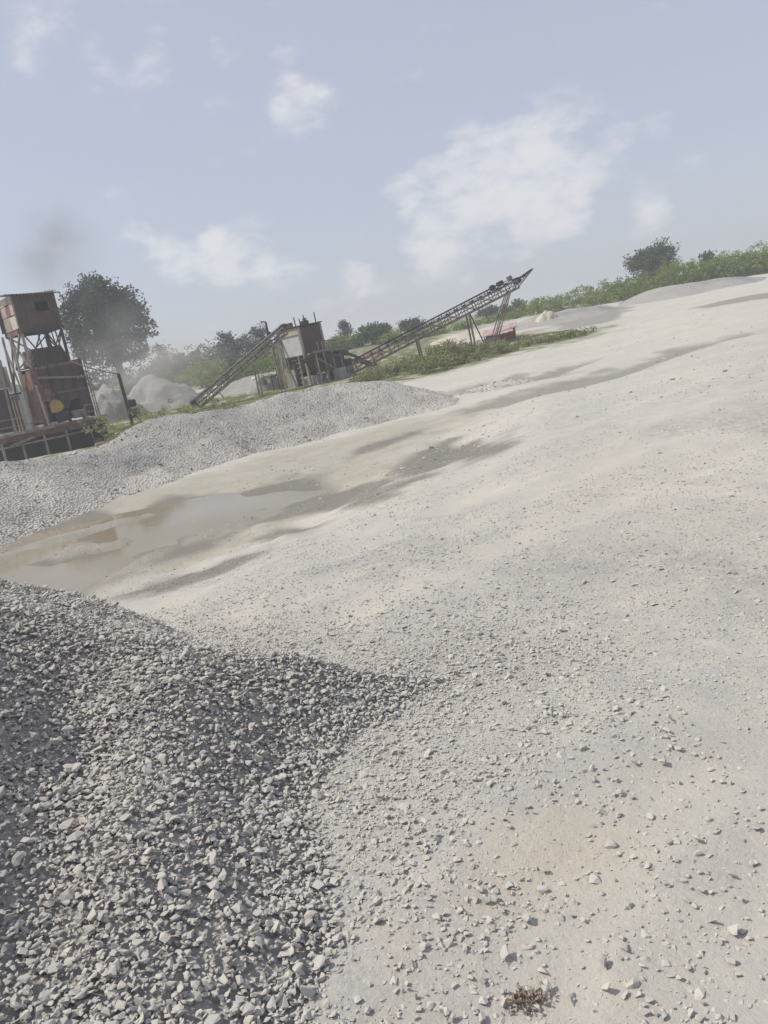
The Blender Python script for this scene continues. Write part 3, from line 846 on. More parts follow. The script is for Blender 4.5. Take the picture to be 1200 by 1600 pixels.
thicket('weeds', 'tuft of green weeds at the foot of the long conveyor',
        [(545, 588, 46), (575, 580, 46), (610, 578, 46)], 5000, .05, MT['weed'], nb=40, depth=4, hj=.5, cat='weeds')

# ------------------------------------------------------------------ far heaps
def mound(name, label, px, py_top, Y, wpx, mat, cat='heap', deep=.8, seed=0, power=1.2, parts=None):
    p = P(px, py_top, Y); z0 = gz(p[0], p[1]); W = wpx * Y / FPX / 2; H = max(p[2] - z0, .5)
    n, k = 80, 40; th = np.linspace(0, 2 * np.pi, n, endpoint=False); rr = np.linspace(0, 1.1, k)
    T, Rr = np.meshgrid(th, rr); x = Rr * np.cos(T) * W; y = Rr * np.sin(T) * W * deep
    z = H * np.maximum(1.06 - np.sqrt(Rr ** (2 * power) + .015), -.1) + .34 * H * fbm(x * 2.0 / W + seed, y * 2.0 / W, seed, 6) * np.clip(Rr * 4, 0, 1)
    z = z + height((x + p[0]).ravel(), (y + p[1]).ravel()).reshape(x.shape) - z0
    i, j = np.meshgrid(np.arange(k - 1), np.arange(n), indexing='ij'); a = i * n + j; b = i * n + (j + 1) % n
    F = np.stack([a, b, b + n, a + n], -1).reshape(-1, 4)
    o = bpy.data.objects.new(name, np_mesh(name, np.stack([x, y, z - .05], -1).reshape(-1, 3), F, mat, smooth=True)); link(o)
    o.location = (p[0], p[1], z0)
    return tag(o, label, cat)
mound('aggregate_heap', 'pale conical heap of aggregate right of the cable post', 232, 580, 64, 150, MT['bank'], seed=3)
mound('aggregate_heap', 'smaller pale heap between the tower and the cable post', 160, 594, 60, 100, MT['bank'], seed=4)
mound('spoil_heap', 'brown-grey spoil heap behind the left side of the crusher tower', 5, 585, 64, 150, MT['concrete'], seed=21)
mound('aggregate_heap', 'low pale heap below the left conveyor', 395, 585, 66, 130, MT['bank'], seed=5)
mound('aggregate_heap', 'long pale grey heap below the hedge beyond the red shed', 868, 487, 72, 200, MT['bank'], seed=6, power=1.6)
mound('aggregate_heap', 'pale grey mound under the largest ridge tree', 1080, 441, 76, 220, MT['bank'], seed=9, power=1.7)
mound('spoil_heap', 'small pinkish earth mound at the foot of the hedge', 852, 482, 70, 46, MT['cream'], seed=7)
mound('spoil_heap', 'reddish earth mound behind the foot of the long conveyor', 578, 545, 78, 44, MT['brick'], seed=8)
mound('spoil_heap', 'flat cream sandy heap behind the conveyor legs', 715, 522, 80, 100, MT['cream'], seed=12, power=1.8)

# ------------------------------------------------------------------ belt conveyors
def conveyor(label, A, B, width, depth, n, M1, belt_first=True, rail=False):
    A, B = Vector(A), Vector(B)
    root = empty('conveyor', A); tag(root, label, 'conveyor')
    d = (B - A); L = d.length; d.normalize()
    side = d.cross(Vector((0, 0, 1))).normalized(); up = side.cross(d).normalized()
    O = Vector((0, 0, 0))
    def pt(s, w_, h_): return d * s + side * (w_ * width / 2) + up * (h_ * depth)
    for sgn in (-1, 1):
        for h_ in (0, 1):
            MB().bar(pt(0, sgn, h_), pt(L, sgn, h_), .085, .10, up).build('chord', M1, root)
        for k in range(n + 1):
            s = L * k / n
            MB().bar(pt(s, sgn, .06), pt(s, sgn, .94), .06, .055, side).build('upright', M1, root)
            if k < n:
                e = L * (k + 1) / n
                a_, b_ = (pt(s, sgn * 1.01, .06), pt(e, sgn * 1.01, .94)) if k % 2 else (pt(s, sgn * 1.01, .94), pt(e, sgn * 1.01, .06))
                MB().bar(a_, b_, .045, .045, side).build('brace', M1, root)
    for k in range(n + 1):
        s = L * k / n
        MB().bar(pt(s, -1, 0.0), pt(s, 1, 0.0), .05, .05, up).build('cross_member', M1, root)
        MB().tube(pt(s, -.85, 1.17), pt(s, .85, 1.17), .055, n=8).build('roller', MT['dark'], root)
    b = MB()
    for (h0, h1) in ((1.26, 1.285), (.50, .52)):
        vs = [pt(s, w_, h_) for s in (-.2, L + .2) for w_ in (-.8, .8) for h_ in (h0, h1)]
        b.add(vs, [(0, 1, 3, 2), (4, 6, 7, 5), (0, 4, 5, 1), (2, 3, 7, 6), (0, 2, 6, 4), (1, 5, 7, 3)])
    b.build('belt', MT['rubber'], root)
    for s, nm in ((-.15, 'tail_pulley'), (L + .15, 'head_pulley')):
        MB().tube(pt(s, -.9, .9), pt(s, .9, .9), depth * .42, n=14).build(nm, MT['dark'], root)
    if rail:
        for sgn in (-1, 1):
            MB().bar(pt(L * .04, sgn * 1.05, 1.55), pt(L * .95, sgn * 1.05, 1.55), .045, .06, up).build('guard_rail', MT['dark'], root)
            for k in range(1, n * 2):
                s = L * (.04 + .91 * k / (n * 2))
                if k % 2: MB().bar(pt(s, sgn * 1.05, 1.0), pt(s, sgn * 1.05, 1.54), .05).build('rail_post', MT['dark'], root)
    return root, pt, L, d, side, up

# long conveyor on the right
Yc = 58
A = P(548, 592, Yc); Bh = P(809, 450, Yc + 1.0)
A[2] = gz(A[0], A[1]) + .12
cv, pt, L, d_, s_, u_ = conveyor('long tan lattice conveyor rising to the right into the sky', A, Bh, 1.0, .56, 20, MT['lattice'], rail=True)
# head frame with drive and pointed discharge arms
MB().box(pt(L - 1.1, .1, 1.62), (.5, .42, .30), ax=Matrix((d_, s_, u_)).transposed()).build('drive_motor', MT['dark'], cv, .05)
MB().tube(pt(L - 1.75, -.4, 1.55), pt(L - 1.75, .6, 1.55), .21, n=12).build('drive_drum', MT['dark'], cv)
MB().box(pt(L - .3, .1, 1.65), (.34, .45, .34), ax=Matrix((d_, s_, u_)).transposed()).build('gearbox', MT['steel'], cv, .04)
for sg in (-1, 1):
    MB().bar(pt(L - .2, sg, .9), pt(L + 1.55, sg * .35, 1.35), .07).build('discharge_arm', MT['dark'], cv)
    MB().bar(pt(L - .2, sg, .05), pt(L + 1.55, sg * .35, 1.33), .06).build('discharge_arm', MT['dark'], cv)
MB().tube(pt(L + .75, -.75, 1.0), pt(L + .75, .75, 1.0), .07, n=8).build('discharge_roller', MT['dark'], cv)
def ground_local(x, y, root):
    return gz(x + root.location.x, y + root.location.y) - root.location.z
lo_a, lo_b = pt(L * .935, 1, 0), pt(L * .935, -1, 0)
ft = Vector(P(768, 533, Yc + .4)) - Vector(A)
for sg, top in ((1, lo_a), (-1, lo_b)):
    for off in (0, .38):
        f = Vector((ft.x + off * .6, top.y * 1.0 + sg * -.35, 0)); f.z = ground_local(f.x, f.y, cv) - .1
        MB().bar(top + d_ * off * .4, f, .085 - off * .05).build('leg', MT['lattice'], cv)
for fr, px_ in ((.70, 0), (.40, 0)):
    for sg in (-1, 1):
        tp = pt(L * fr, sg, 0); f = Vector((tp.x + .15, tp.y + (-.1 * sg), 0)); f.z = ground_local(f.x, f.y, cv) - .1
        MB().bar(tp, f, .13).build('leg', MT['lattice'], cv)
tp = pt(L * .72, -1, 0); f = Vector((tp.x + .9, tp.y, 0)); f.z = ground_local(f.x, f.y, cv) - .1
MB().bar(tp, f, .08).build('brace', MT['dark'], cv)
# left conveyor feeding the crusher
A2 = P(310, 624, 54.5); B2 = P(447, 522, 57.0); A2[2] = gz(A2[0], A2[1]) + .15
cv2, pt2, L2, d2, s2, u2 = conveyor('dusty left conveyor sloping down from the crusher box to the ground', A2, B2, .9, .55, 12, MT['tan'])
for fr in (.62, .86):
    for sg in (-1, 1):
        tp = pt2(L2 * fr, sg, 0); f = Vector((tp.x, tp.y, ground_local(tp.x, tp.y, cv2) - .1))
        MB().bar(tp, f, .10).build('leg', MT['tan'], cv2)
MB().bar(pt2(L2 * .2, 1.3, .2), pt2(L2 * .2, 1.3, -.9), .08).build('leg', MT['tan'], cv2)

# ------------------------------------------------------------------ crusher with white panelled box
Yk = 57.5
k0 = P(478, 556, Yk); kz = gz(k0[0], Yk)
cr = empty('crusher', (k0[0], Yk, kz), math.radians(44)); cr.rotation_euler = (Matrix.Rotation(math.radians(-2.5), 3, 'Y') @ Matrix.Rotation(math.radians(44), 3, 'Z')).to_euler(); tag(cr, 'old stone crusher with a white panelled box on top of dark machinery', 'crusher')
HB = k0[2] - kz + .1            # underside of the box
HT = P(472, 509, Yk)[2] - kz    # top of the box
a_, b_ = 2.1, 2.3
for (x, y) in ((0, 0), (a_, 0), (0, b_), (a_, b_)):
    MB().bar((x, y, -.2), (x, y, HT + .02), .17).build('leg', MT['tan'], cr)
# right-hand dark face: three plates
for k in range(3):
    x0 = .09 + k * (a_ - .18) / 3
    MB().span((x0 + .012, -.035, HB), (x0 + (a_ - .18) / 3 - .012, .03, HT - .12)).build('side_plate', MT['brown'], cr, .01)
MB().span((.05, b_ - .03, HB), (a_ - .05, b_ + .03, HT)).build('back_plate', MT['brown'], cr)
MB().span((a_ - .03, .09, HB), (a_ + .03, b_ - .09, HT)).build('end_plate', MT['brown'], cr)
# left face: white sheet in a frame, cream strip over it
MB().sheet((-.03, b_ - .12, HB + .02), (0, -b_ + .26, 0), (0, 0, HT - HB - .62), 14, .012).build('white_panel', MT['white'], cr)
MB().span((-.06, .1, HT - .50), (-.0, b_ - .1, HT - .04)).build('cream_panel', MT['cream'], cr)
MB().span((-.09, .08, HT - .585), (-.01, b_ - .08, HT - .50)).build('frame_rail', MT['tan'], cr)
MB().span((-.09, .08, HB - .07), (-.01, b_ - .08, HB + .015)).build('frame_rail', MT['dark'], cr)
rp = MB().span((-.18, -.18, HT), (a_ + .15, b_ + .15, HT + .06)).build('roof_plate', MT['dark'], cr)
for (x, y, sx, sy, hz, m_) in ((.5, 1.6, .5, .5, .35, 'olive'), (1.2, .6, .7, .4, .28, 'dark'), (1.8, 1.2, .25, .25, .5, 'steel')):
    MB().box((x, y, HT + .062 + hz / 2), (sx, sy, hz), .3).build('roof_box', MT[m_], rp, .03)
for (x, y, h_) in ((.15, .4, .7), (.9, .2, .75), (1.95, .15, .8), (1.9, 1.9, .6)):
    MB().bar((x, y, HT + .06), (x, y, HT + h_), .06).build('rail_post', MT['dark'], rp)
# jaw housing, flywheel, hopper and chute
jh = MB()
jh.add([(-.25, -.9, HB - .25), (2.9, -.9, HB - .1), (2.9, 1.4, HB - .1), (-.25, 1.4, HB - .25), (.2, -.5, HB - 1.25), (2.2, -.5, HB - 1.25), (2.2, 1.1, HB - 1.25), (.2, 1.1, HB - 1.25)],
       [(0, 1, 2, 3), (7, 6, 5, 4), (0, 4, 5, 1), (1, 5, 6, 2), (2, 6, 7, 3), (3, 7, 4, 0)])
jh.build('jaw_housing', MT['brown'], cr, .03)
MB().tube((.75, -1.02, HB - .75), (.75, -.82, HB - .75), .55, n=20).build('flywheel', MT['dark'], cr)
MB().tube((1.9, -.98, HB - .7), (1.9, -.80, HB - .7), .33, n=16).build('pulley', MT['steel'], cr)
MB().box((2.5, -.4, HB - .32), (1.7, 1.5, .12), ax=Matrix.Rotation(.22, 3, 'Y')).build('feed_plate', MT['brown'], cr)
MB().box((1.3, -1.3, HB - .05), (3.0, .14, .12), ax=Matrix.Rotation(.10, 3, 'Y')).build('walkway_beam', MT['steel'], cr)
MB().box((1.2, -1.05, HB - .18), (2.8, .5, .05), ax=Matrix.Rotation(.10, 3, 'Y')).build('walkway', MT['brown'], cr)
for x in (-.05, .7, 1.5, 2.3):
    MB().bar((x, -1.3, -.2), (x, -1.3, HB - .1), .09).build('walkway_leg', MT['steel'] if x > 1 else MT['tan'], cr)
MB().span((1.4, -1.9, -.25), (2.7, -1.0, .75)).build('concrete_block', MT['concrete'], cr, .05)
MB().span((.2, -.6, -.25), (1.2, 1.3, .62)).build('foundation', MT['concrete'], cr, .05)
MB().add([(2.2, -1.2, .2), (3.4, -1.2, 1.0), (3.4, .2, 1.0), (2.2, .2, .2), (2.2, -1.2, -.2), (3.4, -1.2, -.2), (3.4, .2, -.2), (2.2, .2, -.2)],
         [(0, 1, 2, 3), (7, 6, 5, 4), (0, 4, 5, 1), (1, 5, 6, 2), (2, 6, 7, 3), (3, 7, 4, 0)]).build('discharge_chute', MT['dark'], cr)
for k in range(2):
    MB().bar((3.1 + .3 * k, -1.5 - .2 * k, 1.1), (4.3 + .3 * k, -2.3 - .2 * k, .35), .14).build('chute_rail', MT['rust'], cr)
MB().span((.15, 1.35, -.2), (a_ - .1, b_ - .1, HB - .1)).build('ore_bin', MT['brown'], cr, .04)
for k in range(3):
    MB().span((-.3, 1.2 + k * .62, -.2), (-.22, 1.78 + k * .62, HB - .9 + .18 * k)).build('bin_board', MT[('concrete', 'tan', 'olive')[k]], cr)
MB().span((2.5, -.6, -.2), (4.0, .9, HB - 1.0)).build('ore_bin', MT['brown'], cr, .04)
MB().bar((.1, -1.35, HB - .5), (2.4, -1.35, .1), .09).build('walkway_brace', MT['steel'], cr)
MB().bar((.0, -1.36, .2), (1.5, -1.36, HB - .4), .07).build('walkway_brace', MT['dark'], cr)
for k in range(6):
    MB().bar((.3 + .42 * k, -1.33, HB - .05 - .04 * k), (.3 + .42 * k, -1.33, HB + .75 - .04 * k), .045).build('walkway_post', MT['steel'], cr)
MB().bar((.3, -1.33, HB + .75), (2.4, -1.33, HB + .52), .05).build('hand_rail', MT['rust'], cr)
MB().span((-.05, -1.0, HB - 1.5), (1.6, -.93, HB - .35)).build('side_apron', MT['rust'], cr, .02)
MB().span((1.7, -1.02, HB - 1.7), (2.9, -.95, HB - .5)).build('side_apron', MT['brown'], cr, .02)
MB().bar((-.2, -.2, HB - .1), (3.2, -1.6, HB - .75), .14).build('chute_rail', MT['rust'], cr)
MB().bar((2.2, -1.5, HB - .3), (4.2, -1.7, .9), .16).build('chute_rail', MT['brown'], cr)
# left-hand frame bay and ladder-like props
for (y, m_) in ((3.4, 'olive'), (4.3, 'olive')):
    for x in (-.9, 0):
        MB().bar((x, y, -.4), (x, y, 1.2), .12).build('bay_post', MT[m_], cr)
for x in (-.9, 0):
    MB().bar((x, 3.35, 1.16), (x, 4.35, 1.16), .14).build('bay_beam', MT['olive'], cr)
    MB().bar((x, 3.35, .02), (x, 4.35, .02), .16).build('bay_beam', MT['dark'], cr)
for y in (3.4, 4.3): MB().bar((-.9, y, 1.14), (0, y, 1.14), .11).build('bay_beam', MT['olive'], cr)
MB().bar((-.5, 2.9, -.2), (-.5, 2.9, HT - .4), .10).build('prop', MT['tan'], cr)
MB().bar((-1.1, 1.7, -.3), (-.1, 2.4, HT - .1), .15).build('prop', MT['tan'], cr)
MB().bar((-.6, .1, 0), (-.4, .25, HB), .08).build('prop', MT['tan'], cr)
for k in range(5):
    z = .3 + k * .36
    MB().bar((-.62 , -.12, z), (-.58, .42, z), .04).build('ladder_rung', MT['tan'], cr)

# mast next to the conveyor head
mp = P(425, 560, 60); mt_ = P(415, 503, 60); mg = gz(mp[0], 60)
mast = empty('mast', (mt_[0], 60, mg)); tag(mast, 'thin dark mast with a hooked top beside the left conveyor', 'mast')
hh = mt_[2] - mg
MB().bar((.14, 0, -.3), (0, 0, hh), .16, .14).build('pole', MT['dark'], mast)
MB().bar((0, 0, hh), (-.38, 0, hh + .06), .10).build('arm', MT['dark'], mast)
MB().bar((.05, .02, hh - .5), (-.35, .02, hh - .02), .05).build('arm_brace', MT['dark'], mast)
MB().box((.06, 0, hh - 1.0), (.32, .25, .5)).build('switch_box', MT['dark'], [c for c in mast.children if c.name.startswith('pole')][0], .02)

# ------------------------------------------------------------------ crusher tower at the left
Yt = 48.0
t0 = P(73, 668, Yt)
zg = gz(t0[0], Yt)
tw = empty('crusher_tower', (t0[0], Yt, zg), math.radians(37)); tag(tw, 'tall dark rusty crusher tower with a tin cabin on top', 'crusher tower')
Z0 = t0[2] - zg                       # deck level over the ground
ZB, ZM, ZC, ZR = Z0 + 3.75, Z0 + 4.75, Z0 + 6.0, Z0 + 7.95   # body top, middle box top, cabin floor, cabin eaves
CX, CY, BXx, BYy = 2.38, 3.0, 3.05, 3.4
# main legs, four
for (x, y) in ((.06, .06), (CX, .06), (.06, CY), (CX, CY)):
    MB().bar((x, y, -.6), (x, y, ZR - .05), .15).build('leg', MT['dark'] if x > 1 else MT['tan'], tw)
# cabin, right face as sheets around a window opening
wx0, wx1, wz0, wz1 = 1.2, 1.95, ZC + .85, ZC + 1.45
MB().sheet((.0, -.03, ZC), (wx0, 0, 0), (0, 0, ZR - ZC), 7, .014).build('wall_sheet', MT['brown'], tw)
MB().sheet((wx1, -.03, ZC), (CX + .1 - wx1, 0, 0), (0, 0, ZR - ZC), 4, .014).build('wall_sheet', MT['brown'], tw)
MB().sheet((wx0 + .002, -.03, ZC), (wx1 - wx0 - .004, 0, 0), (0, 0, wz0 - ZC), 5, .014).build('wall_sheet', MT['brown'], tw)
MB().sheet((wx0 + .002, -.03, wz1), (wx1 - wx0 - .004, 0, 0), (0, 0, ZR - wz1), 5, .014).build('wall_sheet', MT['brown'], tw)
MB().span((wx0, -.09, wz1 - .04), (wx1, -.05, wz1 + .06)).build('window_lintel', MT['dark'], tw)
MB().sheet((-.3, CY, ZC), (CX + .4, 0, 0), (0, 0, ZR - ZC), 12, .014).build('back_wall', MT['brown'], tw)
MB().sheet((CX + .1, 0, ZC), (0, CY, 0), (0, 0, ZR - ZC), 12, .014).build('end_wall', MT['brown'], tw)
# left face: patchwork of panels
for (y0, y1, z0, z1, m_) in ((.05, 1.3, ZC + .02, ZC + .78, 'cream'), (1.33, 3.0, ZC + .02, ZC + .82, 'tan'), (.05, .8, ZC + .84, ZC + 1.5, 'pink'),
                             (.83, 1.7, ZC + .84, ZC + 1.46, 'rust'), (1.74, 3.0, ZC + .86, ZC + 1.5, 'pink'), (.05, 1.4, ZC + 1.52, ZR, 'pink'), (1.43, 3.0, ZC + 1.53, ZR, 'cream')):
    MB().span((-.06, y0, z0), (-.02, y1, z1)).build('wall_panel', MT[m_], tw, .008)
MB().sheet((-.45, -.35, ZR + .02), (CX + .85, 0, -.16), (0, CY + .8, .35), 16, .02).build('roof_sheet', MT['steel'], tw)
MB().box((2.15, -.36, ZR - .02), (.7, .12, .06)).build('eaves_flashing', MT['white'], tw)
# cabin floor frame
for y in (-.02, CY): MB().bar((-.15, y, ZC - .16), (CX + .15, y, ZC - .16), .14, .28).build('floor_beam', MT['dark'], tw)
for x in (-.02, CX): MB().bar((x, -.15, ZC - .18), (x, CY + .15, ZC - .18), .13, .26).build('floor_beam', MT['rust'], tw)
MB().span((-.1, -.1, ZC - .03), (CX + .1, CY + .1, ZC - .005)).build('cabin_floor', MT['brown'], tw)
# cross bracing under the cabin
def xbr(a, b, c, e, w_=.07, m_='dark'):
    MB().bar(a, b, w_).build('brace', MT[m_], tw); MB().bar(c, e, w_).build('brace', MT[m_], tw)
zt = ZC - .3
for x0, x1 in ((.1, 1.15), (1.2, CX)):
    xbr((x0, .0, ZB + .05), (x1, .0, zt), (x0, .08, zt), (x1, .08, ZB + .05))
MB().bar((1.37, .04, ZB), (1.37, .04, zt), .11).build('stud', MT['dark'], tw)
MB().bar((2.1, .04, ZB), (2.0, .04, zt), .07).build('stud', MT['dark'], tw)
xbr((CX, .1, ZB), (CX, CY, zt), (CX + .05, .1, zt), (CX + .05, CY, ZB))
xbr((.0, .1, ZB), (.0, CY, zt), (-.06, .1, zt), (-.06, CY, ZB), .11, 'tan')
xbr((.1, CY, ZB), (CX, CY, zt), (.1, CY + .06, zt), (CX, CY + .06, ZB))
# middle box (screen)
MB().add([(.45, .5, ZM), (2.25, .5, ZM), (2.25, 2.6, ZM), (.45, 2.6, ZM), (.3, .25, ZB - .02), (2.55, .25, ZB - .02), (2.55, 2.7, ZB - .02), (.3, 2.7, ZB - .02)],
         [(0, 1, 2, 3), (7, 6, 5, 4), (0, 4, 5, 1), (1, 5, 6, 2), (2, 6, 7, 3), (3, 7, 4, 0)]).build('screen_box', MT['brown'], tw, .03)
# body: plated upper half, open front below with hopper and yellow guard
for k in range(4):
    x0 = .35 + k * (BXx - .35) / 4; zl = (2.35, 1.9, 1.35, .25)[k]
    MB().span((x0 + .01, -.06, Z0 + zl), (x0 + (BXx - .35) / 4 - .01, .0, ZB - .03 * k)).build('body_plate', MT['brown'], tw, .012)
MB().span((BXx - .03, .0, Z0 + .1), (BXx + .03, BYy, ZB - .1)).build('end_plate', MT['rust'], tw)
MB().span((.1, BYy - .03, Z0 + .1), (BXx, BYy + .03, ZB - .1)).build('back_plate', MT['dark'], tw)
MB().span((.05, .02, ZB - .06), (BXx - .05, BYy - .05, ZB - .02)).build('body_roof', MT['dark'], tw)
for k in range(2):
    y0 = .1 + k * 1.05
    MB().span((-.10, y0 + .01, Z0 + .3), (-.04, y0 + 1.02, ZB - .25 - .15 * k)).build('rusted_panel', MT['orange'], tw, .012)
MB().span((-.12, -.08, Z0 + .05), (.30, .06, ZB - .1)).build('corner_plate', MT['rust'], tw, .01)
hp = MB(); hp.add([(.6, .3, Z0 + 2.6), (2.6, .3, Z0 + 2.6), (2.6, 2.3, Z0 + 2.6), (.6, 2.3, Z0 + 2.6), (1.3, .9, Z0 + .9), (1.9, .9, Z0 + .9), (1.9, 1.5, Z0 + .9), (1.3, 1.5, Z0 + .9)],
                  [(0, 4, 5, 1), (1, 5, 6, 2), (2, 6, 7, 3), (3, 7, 4, 0)])
hp.build('hopper', MT['steel'], tw)
gd = [(.52, .80), (.50, 1.25), (.62, 1.52), (.85, 1.58), (1.15, 1.42), (1.32, 1.1), (1.2, .86), (.85, .74)]
MB().add([(x, -.12, Z0 + z) for x, z in gd] + [(x, .18, Z0 + z) for x, z in gd], [tuple(range(8)), tuple(range(15, 7, -1))] + [(k, 8 + k, 8 + (k + 1) % 8, (k + 1) % 8) for k in range(8)]).build('belt_guard', MT['yellow'], tw, .04)
MB().box((.55, .05, Z0 + 1.9), (.42, .12, .8), ax=Matrix.Rotation(.35, 3, 'Y')).build('guard_plate', MT['orange'], tw)
MB().box((1.15, .1, Z0 + .4), (.7, .6, .7)).build('motor', MT['dark'], tw, .06)
MB().box((2.1, .0, Z0 + .45), (.8, .5, .5)).build('bearing_block', MT['steel'], tw, .06)
MB().bar((2.55, -.12, Z0 + 2.6), (2.85, -.12, Z0 + 2.7), .10).build('light_strip', MT['white'], tw)
# left frame in front of the left face
for (x, y, h0, h1) in ((-.7, .5, -.4, ZC - .2), (-.7, 2.6, -.4, ZC - .2), (-1.6, 1.4, -.4, Z0 + 4.0)):
    MB().bar((x, y, h0), (x + .25, y, h1), .12).build('outer_post', MT['tan'], tw)
MB().bar((-.7, .5, Z0 + 2.4), (-.5, 2.6, ZC - .5), .09).build('outer_brace', MT['tan'], tw)
MB().bar((-.6, 2.6, Z0 + 2.4), (-.5, .5, ZC - .5), .09).build('outer_brace', MT['tan'], tw)
for k in range(3):
    MB().sheet((-1.1 - .03 * k, .9 + k * 1.3, Z0 + 2.5), (-.04, 1.27, 0), (0, 0, 1.5 + .3 * (k % 2)), 8, .014).build('upper_sheet', MT[('tan', 'concrete', 'pink')[k]], tw)
MB().sheet((-3.2, 1.6, Z0 + .1), (2.0, 0, 0), (0, 0, 2.6), 12, .014).build('lean_to_sheet', MT['brown'], tw)
MB().sheet((-3.2, 1.65, Z0 + 2.75), (2.1, 0, 0), (0, 0, 1.7), 12, .014).build('upper_sheet', MT['concrete'], tw)
for k in range(2):
    MB().sheet((-.75, 1.25 + k * 1.25, Z0 + .25), (-.1, 1.2, 0), (0, 0, 1.9), 8, .014).build('lean_to_sheet', MT['steel'], tw)
MB().bar((-.85, .4, Z0 + 2.3), (-.95, 4.0, Z0 + 2.25), .12).build('lean_to_beam', MT['dark'], tw)
for y in (1.2, 2.0, 2.9): MB().bar((-1.0, y, -.3), (-1.0, y, Z0 + 2.2), .10).build('lean_to_post', MT['rust'], tw)
for k, (x0, x1, dz, tl) in enumerate(((-3.1, -.8, .10, .05), (-1.6, .9, .16, -.04), (.2, 2.2, .08, .06), (1.4, 3.3, .14, -.05), (-2.6, -1.2, -.45, .12), (.9, 2.6, -.5, -.1))):
    MB().bar((x0, -1.3 - .03 * k, Z0 + dz - .1), (x1, -1.34 - .03 * k, Z0 + dz + tl), .10, .13).build('scrap_beam', MT[('tan', 'steel', 'rust')[k % 3]], tw)
# deck and its timbers
for k in range(6):
    y = -1.1 + k * .34
    MB().span((-3.2, y, Z0 - .08 + .015 * (k % 2)), (BXx + .15, y + .31, Z0 + .0 + .015 * (k % 2))).build('deck_plank', MT['rust'] if k % 3 else MT['tan'], tw, .01)
MB().bar((-3.2, -1.2, Z0 - .2), (BXx + .2, -1.2, Z0 - .2), .14, .34).build('deck_beam', MT['rust'], tw)
MB().bar((-3.2, .9, Z0 - .2), (BXx + .2, .9, Z0 - .2), .14, .30).build('deck_beam', MT['dark'], tw)
MB().bar((-3.2, -1.28, Z0 - .62), (1.6, -1.28, Z0 - .62), .09, .10).build('lower_rail', MT['tan'], tw)
for k in range(5):
    MB().span((-3.2 + k * 1.3, -.55 + .02 * (k % 2), -.9), (-1.92 + k * 1.3, -.40, Z0 - .12)).build('deck_shade_plate', MT['dark'], tw)  # dark plates added to stand in for the shade beneath the deck
for x in (-3, -1.9, -.6, .7, 2.0, 3.1):
    MB().bar((x, -1.2, -.8), (x, -1.2, Z0 - .35), .12).build('deck_post', MT['tan'] if x < 1 else MT['dark'], tw)
MB().bar((2.3, -1.25, Z0 - .3), (3.5, -1.25, -.6), .07).build('deck_brace', MT['steel'], tw)
MB().bar((2.1, -1.25, Z0 - .3), (2.3, -1.25, -.6), .06).build('deck_brace', MT['steel'], tw)
MB().bar((-.05, -.95, Z0 - .3), (-.05, -.35, Z0 + 2.6), .10).build('front_prop', MT['tan'], tw)
for k in range(9):
    MB().bar((BXx + .12, -.5, Z0 + .3 + .36 * k), (BXx + .12, -.1, Z0 + .3 + .36 * k), .04).build('ladder_rung', MT['steel'], tw)
for y in (-.5, -.1): MB().bar((BXx + .12, y, Z0), (BXx + .12, y, ZB + .7), .05).build('ladder_rail', MT['steel'], tw)
for x in (-3.0, -2.0, -1.0, 2.2, 3.0): MB().bar((x, -1.12, Z0), (x, -1.12, Z0 + .95), .05).build('rail_post', MT['tan'], tw)
for x0, x1 in ((-3.0, -1.0), (2.2, 3.0)):
    for h_ in (.5, .93): MB().bar((x0, -1.12, Z0 + h_), (x1, -1.12, Z0 + h_ - .04), .04).build('hand_rail', MT['tan'], tw)
for k, (x, zt_, zb2) in enumerate(((.9, ZC - .3, Z0 + 1.7), (1.7, ZC - .3, ZB), (2.9, ZB, Z0 + .4))):
    MB().tube((x, -.16, zt_), (x + .12, -.2, zb2), .035, n=6).build('hanging_cable', MT['dark'], tw)
MB().tube((.2, -.25, Z0 + 3.0), (2.9, -.25, Z0 + 2.6), .07, n=8).build('pipe', MT['steel'], tw)
MB().bar((.4, -.1, ZB - .2), (BXx, -.1, ZB - .12), .10, .16).build('body_flange', MT['rust'], tw)
MB().bar((.4, -.1, Z0 + 1.9), (BXx, -.1, Z0 + 1.95), .08, .12).build('body_flange', MT['rust'], tw)
for k in range(4): MB().bar((.9 + .68 * k, -.09, Z0 + 2.0), (.9 + .68 * k, -.09, ZB - .25), .07).build('stiffener', MT['dark'], tw)
tw_m = Matrix.Translation(tw.location) @ Matrix.Rotation(math.radians(37), 4, 'Z')

# rubble lying on the deck and round it
def rock(name, label, loc, s, mat, seed, cat='rock', group=None, sq=.7):
    V, F = SHAPES[seed % len(SHAPES)]
    V = V * np.array([s, s * .9, s * sq])
    V[:, 2] -= V[:, 2].min() + s * .06
    o = bpy.data.objects.new(name, np_mesh(name, V, F, mat, tint=np.full(len(V), .9))); link(o)
    o.location = loc; o.rotation_euler = (0, 0, seed * 1.3)
    return tag(o, label, cat, group)
ORD = ('leftmost', 'second', 'third', 'fourth', 'fifth', 'sixth', 'seventh', 'eighth', 'ninth', 'tenth', 'eleventh', 'twelfth')
for i, (x, y, s) in enumerate(((-1.5, -.8, .28), (-.9, -.7, .34), (-.3, -.85, .30), (1.0, -.75, .36), (1.55, -.62, .42), (1.95, -.8, .3), (2.5, -.6, .36))):
    rock('rubble_block', ('leftmost pale rock lying on the deck of the crusher tower' if i == 0 else ORD[i] + ' pale rock from the left on the deck of the crusher tower'), tw_m @ Vector((x, y, Z0 + .02)), s, MT['white'] if i % 3 == 0 else MT['pink'], i)
